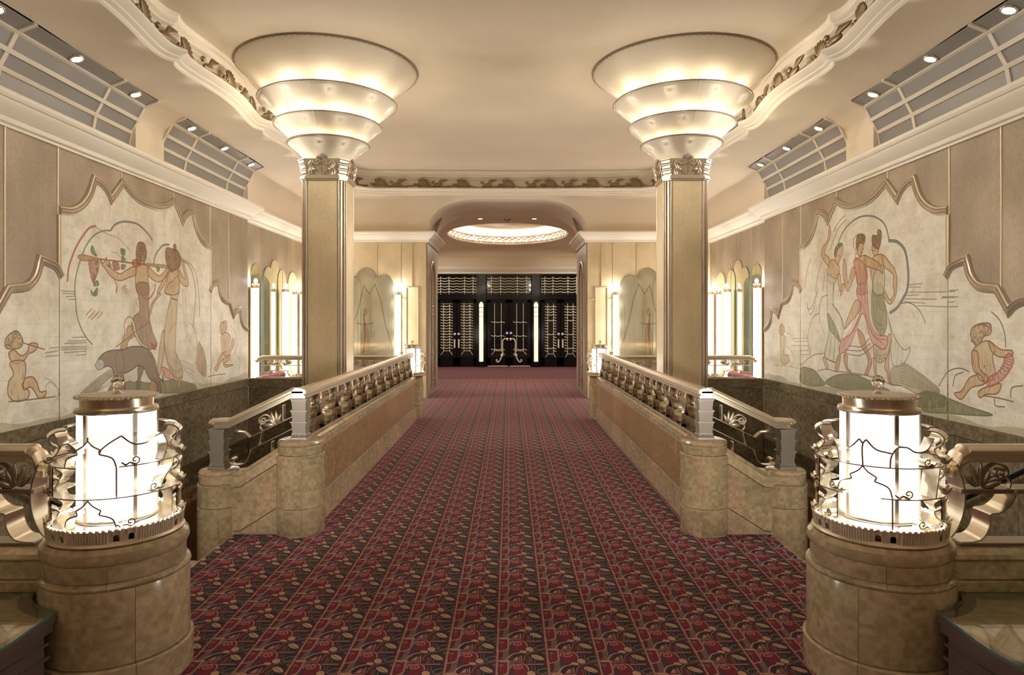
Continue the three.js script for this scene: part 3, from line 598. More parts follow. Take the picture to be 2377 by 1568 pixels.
// ------------------------------------------------------------------ materials
const std = (o) => new THREE.MeshStandardMaterial({ side: THREE.DoubleSide, ...o });
const phy = (o) => new THREE.MeshPhysicalMaterial({ side: THREE.DoubleSide, ...o });
const lin = (r, g, b) => new THREE.Color().setRGB(r, g, b);
const mat = {
  plaster: std({ map: T.plaster, roughness: 0.75 }),
  cream: std({ color: lin(0.80, 0.71, 0.55), roughness: 0.6 }),
  bowl: std({ color: lin(0.80, 0.70, 0.52), roughness: 0.65, bumpMap: T.bump, bumpScale: 0.002 }),
  vellum: std({ map: T.vellum, roughness: 0.42, metalness: 0.08 }),
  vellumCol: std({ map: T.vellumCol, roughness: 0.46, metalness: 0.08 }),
  rim: std({ color: lin(0.36, 0.28, 0.17), roughness: 0.6 }),
  bead: std({ color: lin(0.62, 0.50, 0.33), roughness: 0.34, metalness: 0.55 }),
  frame: std({ color: lin(0.50, 0.40, 0.28), roughness: 0.34, metalness: 0.6 }),
  muralL: std({ map: T.muralL, roughness: 0.4, metalness: 0.06 }),
  muralR: std({ map: T.muralR, roughness: 0.4, metalness: 0.06 }),
  marble: phy({ map: T.marble, roughness: 0.16, clearcoat: 0.3, clearcoatRoughness: 0.08 }),
  marbleB: phy({ map: T.marbleB, roughness: 0.16, clearcoat: 0.3, clearcoatRoughness: 0.08 }),
  marbleC: phy({ map: T.marbleC, roughness: 0.14, clearcoat: 0.4, clearcoatRoughness: 0.06 }),
  dark: phy({ map: T.dark, roughness: 0.22, clearcoat: 0.3, clearcoatRoughness: 0.1 }),
  brownStone: std({ map: T.brownStone, roughness: 0.35 }),
  carpet: std({ map: T.carpet, roughness: 0.96 }),
  carpet2: std({ map: T.carpet2, roughness: 0.96 }),
  brass: std({ color: lin(0.76, 0.65, 0.48), roughness: 0.26, metalness: 0.88 }),
  post: std({ color: lin(0.30, 0.255, 0.20), roughness: 0.46, metalness: 0.6 }),
  gallery: std({ color: lin(0.74, 0.63, 0.47), roughness: 0.38, metalness: 0.7 }),
  bronze: std({ color: lin(0.34, 0.285, 0.22), roughness: 0.34, metalness: 1 }),
  silver: std({ color: lin(0.84, 0.78, 0.66), roughness: 0.18, metalness: 1 }),
  gilt: std({ color: lin(0.27, 0.19, 0.11), roughness: 0.42, metalness: 0.75 }),
  capital: std({ color: lin(0.58, 0.48, 0.33), roughness: 0.34, metalness: 0.7 }),
  capitalDark: std({ color: lin(0.20, 0.15, 0.10), roughness: 0.4, metalness: 0.7 }),
  goldBar: std({ color: lin(0.86, 0.76, 0.54), roughness: 0.35, metalness: 0.3 }),
  lacquer: phy({ color: lin(0.006, 0.005, 0.005), roughness: 0.12, specularIntensity: 0.45, clearcoat: 0.15, clearcoatRoughness: 0.05 }),
  doorGlass: phy({ color: lin(0.006, 0.006, 0.007), roughness: 0.05, clearcoat: 0.3, clearcoatRoughness: 0.02 }),
  mirror: std({ color: lin(0.76, 0.77, 0.68), roughness: 0.02, metalness: 1 }),
  paintedReflection: std({ map: T.muralReflection, roughness: 0.08, metalness: 0.8 }),  // the mirrored mural is painted into the map
  glassEdge: phy({ color: lin(0.045, 0.15, 0.095), roughness: 0.1 }),
  frosted: phy({ color: lin(0.27, 0.25, 0.22), roughness: 0.3, clearcoat: 0.06, clearcoatRoughness: 0.05 }),
  opal: phy({ color: lin(0.3, 0.3, 0.3), roughness: 1, transmission: 0.07, thickness: 0, emissive: lin(0.97, 0.985, 1), emissiveIntensity: 0.42 }),
  opalHot: std({ color: lin(0.95, 0.95, 0.95), roughness: 0.3, emissive: lin(1, 0.97, 0.92), emissiveIntensity: 2.6 }),
  tubeGlass: std({ color: lin(0.95, 0.93, 0.9), roughness: 0.3, emissive: lin(1, 0.95, 0.88), emissiveIntensity: 0.55 }),
  bulb: std({ color: lin(1, 1, 1), emissive: lin(1, 0.9, 0.72), emissiveIntensity: 2 }),
  star: std({ color: lin(1, 1, 1), emissive: lin(0.95, 0.97, 1), emissiveIntensity: 9 }),
  pearl: std({ color: lin(0.75, 0.66, 0.52), roughness: 0.35, emissive: lin(1, 0.84, 0.62), emissiveIntensity: 0.55 }),
  red: std({ color: lin(0.20, 0.03, 0.035), roughness: 0.8 }),
  walnut: std({ color: lin(0.13, 0.088, 0.07), roughness: 0.3, metalness: 0.35 }),
  caseTop: std({ map: T.marbleB, roughness: 0.5 }),
  plate: phy({ color: lin(0.95, 0.97, 0.95), roughness: 0.02, transmission: 1, thickness: 0, ior: 1.5 }),
  crystal: phy({ color: lin(1, 0.97, 0.92), roughness: 0.03, transmission: 1, thickness: 0.03, ior: 1.5 }),
  blackIron: std({ color: lin(0.02, 0.018, 0.018), roughness: 0.4, metalness: 0.6 }),
  whiteDisc: std({ color: lin(0.55, 0.58, 0.85), roughness: 0.5 }),
  paint: std({ color: lin(0.68, 0.60, 0.47), roughness: 0.5 }),
};
// ------------------------------------------------------------------ room shell
const XW = 3.85, XR = 3.94, DB = 13.0, DT = 14.85, DD = 21.8, AW = 1.557;     // mural wall, recess wall, arch wall, tunnel end, door wall, half arch
{
  const half = [[AW, DT], [AW, DB], [XR + 0.1, DB], [XR + 0.1, 10.05], [1.56, 10.05], [1.56, 4.79], [1.88, 4.79], [1.88, 2.95], [4.1, 2.95], [4.1, -5]];
  const pts = [[3.3, 17.3], [3.3, DT], ...half, ...half.slice().reverse().map(([x, d]) => [-x, d]), [-3.3, DT], [-3.3, 17.3]];
  const f = struct('floor', 'red and pink patterned carpet running down the bridge between the balustrades', 'carpet');
  obj('carpet', flat(shapeOf(pts), 0.2, -0.2), mat.carpet, f);
  const f2 = struct('floor_vestibule', 'darker red carpet field in front of the black doors', 'carpet');
  obj('carpet', b2(-3.3, 3.3, -0.2, 0, -DD - 0.3, -17.3), mat.carpet2, f2);
  obj('carpet_border', [b2(-2.6, 2.6, 0, 0.004, -17.5, -17.42), b2(-2.6, 2.6, 0, 0.004, -21.5, -21.42), b2(-2.6, -2.52, 0, 0.004, -21.5, -17.42), b2(2.52, 2.6, 0, 0.004, -21.5, -17.42)], mat.red, f2);
}
const JOINT = [-5, -3.8, -2.6, -1.4, -0.2, 1.0, 2.2, 3.4, 4.56, 5.18, 5.79, 6.73, 7.78, 8.73, 9.31, 10.0];
function sideWall(name, label) {
  const w = struct(name, label, 'wall');
  obj('wall_core', [b2(-XW - 0.3, -XW - 0.03, -3.2, 3.22, -10.0, 5), b2(-XR - 0.3, -XR - 0.03, -3.2, 3.22, -DB - 0.1, -10.0), b2(-XW - 0.4, -XW - 0.22, 3.1, 4.4, -DB - 0.1, 5), b2(-XR, -XW - 0.03, -3.2, 3.0, -10.02, -9.99)], mat.plaster, w);
  for (let i = 0; i < JOINT.length - 1; i++) {
    obj('panel', b2(-XW - 0.03, -XW, 0.64, 3.02, -JOINT[i + 1] + 0.003, -JOINT[i] - 0.003, 0.004), mat.vellum, w, { ou: rnd() * 3, ov: rnd() * 2 });
    if (i) obj('bead', b2(-XW - 0.01, -XW + 0.008, 0.64, 3.02, -JOINT[i] - 0.009, -JOINT[i] + 0.009, 0.004), mat.bead, w);
  }
  const rj = [10.0, 10.75, 11.5, 12.25, DB];
  for (let i = 0; i < 4; i++) obj('panel', b2(-XR - 0.03, -XR, 0, 3.02, -rj[i + 1] + 0.003, -rj[i] - 0.003, 0.004), mat.vellum, w, { ou: rnd() * 3, ov: rnd() * 2 });
  for (let d = -5, k = 0; d < 9.9; k++) {
    const e = Math.min(10.0, d + 1.0), lo = d > 2.9 ? -0.54 : 0;
    obj('marble_slab', b2(-XW - 0.03, -XW + 0.006, lo, 0.515, -e + 0.002, -d - 0.002, 0.003), mat.dark, w, { ou: rnd() * 3, ov: rnd() * 2 });
    obj('marble_band', b2(-XW - 0.03, -XW + 0.014, 0.52, 0.64, -e + 0.002, -d - 0.002, 0.004), mat.dark, w, { ou: rnd() * 3, ov: rnd() * 2 });
    d = e;
  }
  for (let d = 2.95; d < 9.9; d += 1.762) obj('stone_slab', b2(-XW - 0.03, -XW + 0.006, -3.2, -0.545, -d - 1.76, -d, 0.003), mat.brownStone, w, { ou: rnd() * 3, ov: rnd() * 2 });
}
M = false; sideWall('wall_left', 'left wall of pale gilt panels above a dark olive marble dado');
M = true; sideWall('wall_right', 'right wall of pale gilt panels above a dark olive marble dado');
M = false;
{
  const w = struct('wall_back', 'pale panelled end wall pierced by the wide arch with rounded corners', 'wall');
  const arc = []; for (let i = 0; i <= 18; i++) { const a = i / 18 * Math.PI / 2; arc.push([-0.62 - (AW - 0.62) * Math.cos(a), 3.25 + 0.59 * Math.sin(a)]); }
  const out = [[-4.2, 0], [-AW, 0], ...arc, ...arc.slice().reverse().map(([x, y]) => [-x, y]), [AW, 0], [4.2, 0], [4.2, 4.4], [-4.2, 4.4]];
  obj('arch_wall', toCreasedNormals(clean(extr(shapeOf(out), DT - DB, 0)), 0.5).translate(0, 0, -DT), mat.plaster, w);
  for (const s of [-1, 1]) {
    M = s > 0;
    const jx = [AW, 2.04, 2.5, 3.05, 3.5, XR];
    for (let i = 0; i < jx.length - 1; i++) obj('panel', b2(-jx[i + 1] + 0.003, -jx[i] - 0.003, 0, 3.02, -DB, -DB + 0.03, 0.004), mat.vellumCol, w, { ou: rnd() * 3, ov: rnd() * 2 });
    // raised mouldings on the pier face
    const f = -DB + 0.03, st = (x0, x1, y0, y1) => b2(x0, x1, y0, y1, f, f + 0.016, 0.004);
    obj('pier_moulding', [st(-1.95, -1.935, 0.7, 2.14), st(-1.72, -1.705, 0.7, 2.14), st(-1.96, -1.695, 2.135, 2.165), st(-2.03, -1.955, 1.90, 1.93), st(-1.70, -1.565, 1.90, 1.93), st(-1.835, -1.82, 2.16, 3.0)], mat.bead, w);
    // jamb inside the arch: inset niche with a ringed brass pilaster
    obj('jamb_panel', b2(-AW - 0.01, -AW + 0.02, 0, 3.02, -DT + 0.003, -DB + 0.003, 0.004), mat.vellum, w);
    const X = -AW + 0.02, niche = [[13.34, 0.1], [13.34, 2.3]]; for (let i = 0; i <= 16; i++) { const a = Math.PI - i / 16 * Math.PI; niche.push([13.8 + 0.46 * Math.cos(a), 2.3 + 0.4 * Math.sin(a)]); } niche.push([14.26, 0.1]);
    const ng = extr(shapeOf(niche), 0.006).rotateY(Math.PI / 2).translate(X, 0, 0);
    obj('niche_panel', ng, mat.walnut, w);
    const nm = sweepXY(niche, [[-0.03, 0], [-0.03, 0.02], [0, 0.028], [0.03, 0.02], [0.03, 0]]).rotateY(Math.PI / 2).translate(X, 0, 0);
    obj('niche_moulding', nm, mat.frame, w);
    const pil = [lathe([[0.001, 0.1], [0.09, 0.1], [0.09, 2.28], [0.05, 2.5], [0.001, 2.62]], 20)]; for (const y of [1.62, 1.78, 2.0]) pil.push(ring(0.092, 0.02, y, 24));
    for (let k = 0; k < 5; k++) pil.push(b2(-0.1, 0.1, 0.3 + k * 0.25, 0.33 + k * 0.25, -0.1, 0.1, 0.01));
    obj('niche_pilaster', merged(pil).scale(0.45, 1, 1).translate(X, 0, -13.8), mat.frame, w);
    // gilded spray on the arch shoulder
    const sp = []; for (let k = 0; k < 26; k++) { const t = rnd(), u = rnd() - 0.5; sp.push(blob(u * 0.34 * (1 - t * 0.7), t * 0.5, 0, 0.012 + rnd() * 0.012, 0.035 + rnd() * 0.05, 0.012, (rnd() - 0.5) * 1.2)); }
    for (let k = 0; k < 5; k++) sp.push(tube([[(k - 2) * 0.07, 0, 0], [(k - 2) * 0.05 + 0.02, 0.2, 0], [(k - 2) * 0.02, 0.46 + 0.05 * (k % 2), 0]], 0.008, 10, 5));
    obj('gilded_spray', merged(sp).rotateY(Math.PI / 2).rotateZ(-0.42).translate(-AW + 0.05, 3.28, -13.85), mat.gilt, w);
  }
  M = false;
  const e = struct('wall_front', 'panelled wall behind the viewer', 'wall');
  obj('wall_core', b2(-4.3, 4.3, -0.2, 4.4, 5, 5.3), mat.plaster, e);
  for (let x = -3.85; x < 3.8; x += 0.77) obj('panel', b2(x + 0.003, x + 0.767, 0, 3.02, 4.97, 5, 0.004), mat.vellum, e, { ou: rnd() * 3 });
}
{
  const c = struct('ceiling', 'flat cream plaster ceiling above the bridge', 'ceiling');
  obj('plaster', b2(-4.3, 4.3, 4.34, 4.6, -DB - 0.1, 5.3), mat.plaster, c);
}
// cornice, cove, frieze and skylight openings
const CORN = [[0, 3.0], [0.02, 3.0], [0.02, 3.02], [0.045, 3.03], [0.05, 3.05], [0.05, 3.065], [0.08, 3.085], [0.12, 3.12], [0.15, 3.15], [0.155, 3.165], [0.17, 3.17], [0.185, 3.19], [0.185, 3.215], [0.15, 3.225], [0, 3.225]];
for (const s of [0, 1]) {
  M = !!s;
  const t = struct(`trim_${1 + s}`, s ? 'cream plaster cornice along the right wall and arch jamb' : 'cream plaster cornice along the left wall and arch jamb', 'cornice');
  obj('moulding', sweep([[-XW, 0, 5], [-XW, 0, -10.0], [-XR, 0, -10.0], [-XR, 0, -DB], [-AW, 0, -DB], [-AW, 0, -DT]], CORN), mat.cream, t);
}
M = false;
const WIN = [[4.57, 7.0], [7.57, 10.0]], BAY = [0, 0.61, 1.82, 2.43];
const wave = (d) => { const p = (((d - 6.17) / 2.24) % 1 + 1) % 1; return 0.10 * Math.exp(-p / 0.05) + 0.10 * Math.sin(Math.PI * p) ** 2 + 0.05 * Math.exp(-(1 - p) / 0.035); };
const coveC = (th) => [XW - (XW - 3.07) * (1 - Math.cos(th)), 3.56 + 0.33 * Math.sin(th)];
const TH = [0, 15, 31, 46, 60, 75, 90].map((a) => a * Math.PI / 180);
function lipPlan() {                               // left half: pairs of wall and lip points (x, d)
  const L = []; const ds = new Set(); for (let d = -5; d < 11.6; d += 0.07) ds.add(+d.toFixed(3)); for (const w of WIN) for (const d of w) ds.add(d); ds.add(11.6);
  for (const d of [...ds].sort((a, b) => a - b)) L.push([[-XW, Math.min(d, 12.2)], [-3.01 + wave(d) * Math.min(1, (11.6 - d) * 2), d], d]);
  for (let i = 1; i <= 16; i++) { const a = i / 16 * Math.PI / 2; L.push([[-XW + 0.6 * (1 - Math.cos(a)), 12.4 + 0.6 * Math.sin(a)], [-2.45 - 0.54 * Math.cos(a), 11.6 + 1.02 * Math.sin(a)], 99]); }
  for (let i = 1; i <= 6; i++) { const t = i / 6; L.push([[-3.25 + 1.45 * t, DB - 0.012], [-2.45 + 0.65 * t, 12.62 + 0.015 * t], 99]); }
  for (const x of [-1.7, -1.6, ...Array.from({ length: 25 }, (_, i) => -0.62 - (AW - 0.62) * Math.cos(i / 24 * Math.PI / 2)), -0.5, -0.35, -0.2, 0]) L.push([[x, DB - 0.012], [x, 12.68 - 0.0185 * x * x], 99]);
  return L;
}
const LIP = lipPlan(), LIPALL = [...LIP.map((q) => [...q, -1]), ...LIP.slice(0, -1).reverse().map(([w, l, d]) => [[-w[0], w[1]], [-l[0], l[1]], d, 1])];
const archY = (x) => { const a = Math.abs(x); return a > AW + 1e-4 ? 0 : a < 0.62 ? 3.84 : 3.25 + 0.59 * Math.sqrt(Math.max(0, 1 - ((a - 0.62) / (AW - 0.62)) ** 2)); };
const lipRow = (o, y0, cove0) => LIPALL.map(([w, l]) => {
  let y = y0, cove = cove0;
  if (cove != null && w[1] > 12.9) { const ya = archY(w[0]); if (y < ya) { y = ya; cove = ya > 3.56 ? Math.asin((ya - 3.56) / 0.33) : 0; return lipPoint(w, l, o, y, cove); } }
  return lipPoint(w, l, o, y, cove); });
const lipPoint = (w, l, o, y, cove) => { const nx = w[0] - l[0], nd = w[1] - l[1], D = Math.hypot(nx, nd) || 1, k = cove != null ? D - (D - 0.12) * (1 - Math.cos(cove)) : o; return V(l[0] + nx / D * k, y, -(l[1] + nd / D * k)); };
{
  const t = struct('trim_3', 'cream plaster cove with skylight openings below the wavy ceiling frieze', 'cove');
  const rows = [lipRow(0, 3.2, 0), lipRow(0, 3.30, 0), ...TH.map((a) => lipRow(0, 3.56 + 0.33 * Math.sin(a), a))];
  const inWin = (i) => { const [, , d, s] = LIPALL[i], e = LIPALL[i + 1][2]; const m = (d + e) / 2; return WIN.some(([a, b]) => m > a && m < b); };
  const rev = [];
  for (const s of [-1, 1]) for (const [a, b] of WIN) for (const d of [a, b]) {
    const cv = [[XW, 3.30], ...TH.slice(0, 4).map(coveC)], gl = [[3.76, 3.737], [3.83, 3.60], [3.90, 3.47], [3.93, 3.30]];
    rev.push(new THREE.ShapeGeometry(shapeOf([...cv, ...gl].map(([x, y]) => [x * s, y]))).translate(0, 0, -d));
  }
  for (const s of [-1, 1]) for (const [a, b] of WIN) rev.push(b2(s * XW, s * 3.95, 3.26, 3.30, -b, -a));
  const soff = LIPALL.map(([w, l], i) => [w, l]).filter(([w]) => w[1] > 12.9 && Math.abs(w[0]) <= AW + 1e-6);
  const sof = loft([soff.map(([w, l]) => { const ya = archY(w[0]), c = ya > 3.56 ? Math.asin((ya - 3.56) / 0.33) : 0; return lipPoint(w, l, 0, ya, c); }), soff.map(([w]) => V(w[0], archY(w[0]), -DB))], { crease: 0.6 });
  obj('cove', [sof, loft(rows, { skip: (j, i) => j >= 1 && j <= 4 && inWin(i), crease: 0.5 }), ...rev], mat.plaster, t);
  const f = struct('trim_4', 'wavy cream frieze moulding with gilded birds and leaves round the ceiling', 'frieze');
  const P = [[0.12, 3.89], [0.10, 3.905], [0.10, 3.92], [0.06, 3.935], [0.06, 3.95], [0.015, 3.965], [-0.01, 3.985], [-0.01, 4.0], [0.005, 4.012], [0.15, 4.02], [0.17, 4.03], [0.17, 4.185], [0.15, 4.195], [0.15, 4.215], [0.115, 4.235], [0.115, 4.255], [0.08, 4.28], [0.08, 4.31], [0.06, 4.33], [0.06, 4.342]];
  obj('moulding', loft(P.map(([o, y]) => lipRow(o, y)), { crease: 0.45 }), mat.cream, f);
  // gilded ornaments: a fan of leaves and a bird with a trailing tail, alternating
  const fanG = () => { const g = []; for (let k = 0; k < 7; k++) { const a = 0.25 + k * 0.3; g.push(blob(0.075 * Math.cos(a), 0.02 + 0.07 * Math.sin(a), 0.012, 0.017, 0.058, 0.014, a - Math.PI / 2)); } g.push(blob(0.02, 0.018, 0.012, 0.09, 0.022, 0.018)); for (let k = 0; k < 4; k++) g.push(blob(-0.05 - k * 0.02, 0.035 + (k % 2) * 0.02, 0.014, 0.016, 0.016, 0.014)); g.push(tube([[0.1, 0.015, 0.01], [0.15, 0.03, 0.01], [0.2, 0.01, 0.01], [0.24, 0.02, 0.01]], 0.008, 12, 5)); return merged(g); };
  const birdG = () => { const g = [blob(-0.02, 0.045, 0.014, 0.07, 0.03, 0.02, 0.2), blob(-0.085, 0.085, 0.014, 0.024, 0.022, 0.018), blob(-0.112, 0.082, 0.014, 0.014, 0.006, 0.006)]; for (let k = 0; k < 5; k++) g.push(blob(0.01 + k * 0.018, 0.09 + k * 0.004, 0.018, 0.013, 0.05, 0.012, -0.5 - k * 0.16)); for (let k = 0; k < 5; k++) g.push(blob(0.09 + k * 0.03, 0.022 + k * 0.003, 0.01, 0.06, 0.011, 0.01, 0.08 * k - 0.1)); g.push(blob(0, 0.012, 0.01, 0.15, 0.012, 0.012)); return merged(g); };
  const og = [boxUV(clean(fanG())), boxUV(clean(birdG()))];
  let acc = 0.1, k = 0; const face = lipRow(0.075, 4.03);
  for (let i = 1; i < face.length; i++) {
    acc += face[i].distanceTo(face[i - 1]);
    if (acc < 0.41 || face[i].z > -3) { if (face[i].z > -3) acc = 0.2; continue; }
    acc -= 0.41;
    const t0 = face[Math.min(i + 1, face.length - 1)].clone().sub(face[i - 1]);
    const o = new THREE.Mesh(og[k % 2], mat.gilt); o.name = k % 2 ? 'gilded_bird' : 'gilded_leaf_fan'; o.castShadow = o.receiveShadow = true;
    o.position.copy(face[i]).setY(4.014); o.rotation.y = Math.atan2(-t0.z, t0.x); o.scale.setScalar(1.3); f.add(o); k++;
  }
}
// skylight windows in the cove
const GL = [[3.606, 3.797], [3.76, 3.737], [3.83, 3.60], [3.90, 3.47], [3.93, 3.30]];
function slab(p, q, z0, z1, thick, inset, off = 0) {
  const dx = q[0] - p[0], dy = q[1] - p[1], l = Math.hypot(dx, dy), a = Math.atan2(dy, dx);
  return bx(l - inset * 2, thick, Math.abs(z1 - z0) - inset * 2, 0, off, 0).rotateZ(a).translate((p[0] + q[0]) / 2, (p[1] + q[1]) / 2, (z0 + z1) / 2);
}
let wn = 0;
for (const s of [0, 1]) for (const [wi, [d0, d1]] of WIN.entries()) {
  M = !!s;
  const w = struct(`window_${++wn}`, `frosted skylight window with white glazing bars, ${wi ? 'the smaller far one' : 'the large near one'} above the ${s ? 'right' : 'left'} mural`, 'window');
  const G = GL.map(([x, y]) => [-x, y]);
  for (let r = 0; r < 4; r++) for (let b = 0; b < 3; b++) obj('pane', slab(G[r], G[r + 1], -(d0 + BAY[b]), -(d0 + BAY[b + 1]), 0.006, 0.012), mat.frosted, w);
  for (let r = 1; r < 5; r++) obj('mullion', bx(0.04, 0.03, d1 - d0, 0, 0, 0, 0.006).rotateZ(r < 2 ? 0.4 : 1.1).translate(G[r][0] + 0.004, G[r][1] - 0.004, -(d0 + d1) / 2), mat.paint, w);
  for (let b = 0; b < 4; b++) obj('mullion', G.slice(0, 4).map((p, r) => slab(p, G[r + 1], -(d0 + BAY[b]) - 0.02, -(d0 + BAY[b]) + 0.02, 0.03, 0)), mat.paint, w);
  obj('window_frame', [b2(-3.96, -XW + 0.004, 3.28, 3.305, -d1, -d0)], mat.paint, w);
  for (let b = 0; b < 3; b++) {
    const z = -(d0 + (BAY[b] + BAY[b + 1]) / 2), mid = [(G[0][0] + G[1][0]) / 2, (G[0][1] + G[1][1]) / 2], a = Math.atan2(G[1][1] - G[0][1], G[1][0] - G[0][0]);
    const at = (g) => g.rotateZ(a + Math.PI).translate(mid[0], mid[1], z);
    const dl = obj('downlight', at(merged([ring(0.05, 0.01, -0.008, 28)])), mat.silver, w);
    obj('lamp_disc', at(new THREE.CylinderGeometry(0.042, 0.042, 0.012, 24).translate(0, -0.009, 0)), mat.star, dl);
    const sp = light(new THREE.SpotLight(new THREE.Color(1, 0.98, 0.96), LAMP.spot, 0, 0.62, 0.8, 2), mid[0] + 0.012, mid[1] - 0.035, z, { radius: 1.6 });
    sp.target.position.set(sx(XW), 1.5, z); scene.add(sp.target);
  }
}
M = false;
// vestibule behind the arch
{
  const w = struct('wall_vestibule', 'cream vestibule walls and cornice round the black doors', 'wall');
  obj('wall_core', [b2(-3.5, -3.2, 0, 4.4, -DD - 0.3, -DT), b2(3.2, 3.5, 0, 4.4, -DD - 0.3, -DT), b2(-3.5, 3.5, 3.0, 4.4, -DD - 0.3, -DD - 0.02), b2(-3.2, -2.62, 0, 3.0, -DD - 0.3, -DD), b2(2.62, 3.2, 0, 3.0, -DD - 0.3, -DD)], mat.plaster, w);
  obj('cornice', sweep([[-3.2, 0, -DT], [-3.2, 0, -DD], [3.2, 0, -DD], [3.2, 0, -DT]], CORN.map(([o, y]) => [o, y + 0.02])), mat.cream, w);
  const cv = []; for (let i = 0; i <= 8; i++) { const a = i / 8 * Math.PI / 2; cv.push([0.5 * (1 - Math.cos(a)), 3.6 + 0.26 * Math.sin(a)]); }
  obj('cove', sweep([[-3.2, 0, -DT], [-3.2, 0, -DD], [3.2, 0, -DD], [3.2, 0, -DT]], [...cv, [0.5, 3.9], [0, 3.9]]), mat.plaster, w);
  const c = struct('ceiling_vestibule', 'cream vestibule ceiling with a lit oval recess', 'ceiling');
  const sh = shapeOf([[-3.3, DT], [3.3, DT], [3.3, DD + 0.1], [-3.3, DD + 0.1]]), oz = 18.38, RX = 1.68, RZ = 2.32;
  const hole = new THREE.Path(); hole.absellipse(0, oz, RX, RZ, 0, Math.PI * 2); sh.holes.push(hole);
  obj('plaster', flat(sh, 0.08, 3.85, 64), mat.plaster, c);
  const ov = (k, y, n = 72) => Array.from({ length: n + 1 }, (_, i) => { const a = i / n * Math.PI * 2; return V((RX + k) * Math.cos(a), y, -oz + (RZ + k) * Math.sin(a)); });
  obj('recess', [loft([ov(0.42, 3.92), ov(0.42, 4.2), ov(0.3, 4.3)], { crease: 1.2 }), flat(shapeOf(ov(0.31, 0).map((p) => [p.x, -p.z])), 0.05, 4.3), loft([ov(0, 3.85), ov(0, 3.93)], { crease: 1.2 })], mat.plaster, c);
  obj('recess_rim', loft([ov(-0.03, 3.84), ov(-0.05, 3.85), ov(-0.05, 3.875), ov(-0.02, 3.885), ov(0.03, 3.88), ov(0.03, 3.84)], { close: true, crease: 0.8 }), mat.cream, c);
  obj('recess_crown', loft([ov(0.0, 4.05), ov(-0.05, 4.06), ov(-0.06, 4.09), ov(-0.02, 4.11), ov(0.02, 4.10), ov(0.02, 4.05)], { close: true, crease: 0.8 }), mat.cream, c);
  const fr = [];
  for (let k = 0; k < 52; k++) {
    const p = (u, y) => { const a = (k + u) / 52 * Math.PI * 2; return V(RX * Math.cos(a), y, -oz + RZ * Math.sin(a)); };
    for (const [u0, u1] of [[0, 1.5], [0.5, 1.0], [1.5, 0]]) fr.push(tube([p(u0, 3.885), p(u0 + (u1 - u0) * 0.2, 3.97), p(u0 + (u1 - u0) * 0.6, 4.02), p(u1, 4.055)], 0.009, 8, 4));
    fr.push(tube([p(0.1, 3.9), p(0.4, 4.0), p(0.75, 3.97), p(0.7, 3.91), p(0.5, 3.92)], 0.008, 9, 4));
  }
  obj('fretwork', fr, mat.gilt, c);
  const lampRing = thing('cove_lamp', 'hidden glowing lamp ring inside the oval vestibule recess', 'lamp', [0, 3.97, -oz]);
  for (let k = 0; k < 16; k++) {
    const a = (k + 0.5) / 16 * Math.PI * 2, x = (RX + 0.16) * Math.cos(a), z = (RZ + 0.16) * Math.sin(a);
    obj('lamp_tube', new THREE.CapsuleGeometry(0.016, 0.3, 3, 8).rotateX(Math.PI / 2).rotateY(Math.atan2(-(RX) * Math.sin(a), (RZ) * Math.cos(a))).translate(x, 0, z), mat.bulb, lampRing);
    light(new THREE.PointLight(WHITE, LAMP.cove), x, 3.97, -oz + z, { radius: 1 });
  }
  for (const [x, z, nm] of [[-0.62, -15.4, 'left'], [0.62, -15.4, 'right'], [-2.3, -19.6, 'added unseen at the far left'], [2.3, -19.6, 'added unseen at the far right']]) {  // the far pair is added to brighten the doors
    const t = thing('recessed_light', `small recessed ceiling light in the vestibule, ${nm} of the oval`, 'lamp', [x, 3.85, z], 0, 'recessed vestibule lights');
    obj('bezel', ring(0.06, 0.01, -0.004, 24), mat.bronze, t); obj('lamp_disc', new THREE.CylinderGeometry(0.05, 0.05, 0.008, 20).translate(0, -0.006, 0), mat.star, t);
    const sp = light(new THREE.SpotLight(WHITE, LAMP.recessed, 0, 1.3, 0.8, 2), x, 3.83, z, { radius: 2 }); sp.target.position.set(x, 0, z - 1.2); scene.add(sp.target);
  }
  const det = thing('smoke_detector', 'small brass smoke detector on the vestibule ceiling', 'detector', [0, 3.85, -15.5]);
  obj('housing', lathe([[0.001, -0.07], [0.03, -0.07], [0.035, -0.04], [0.07, -0.03], [0.075, 0], [0.001, 0]], 24), mat.bronze, det);
}
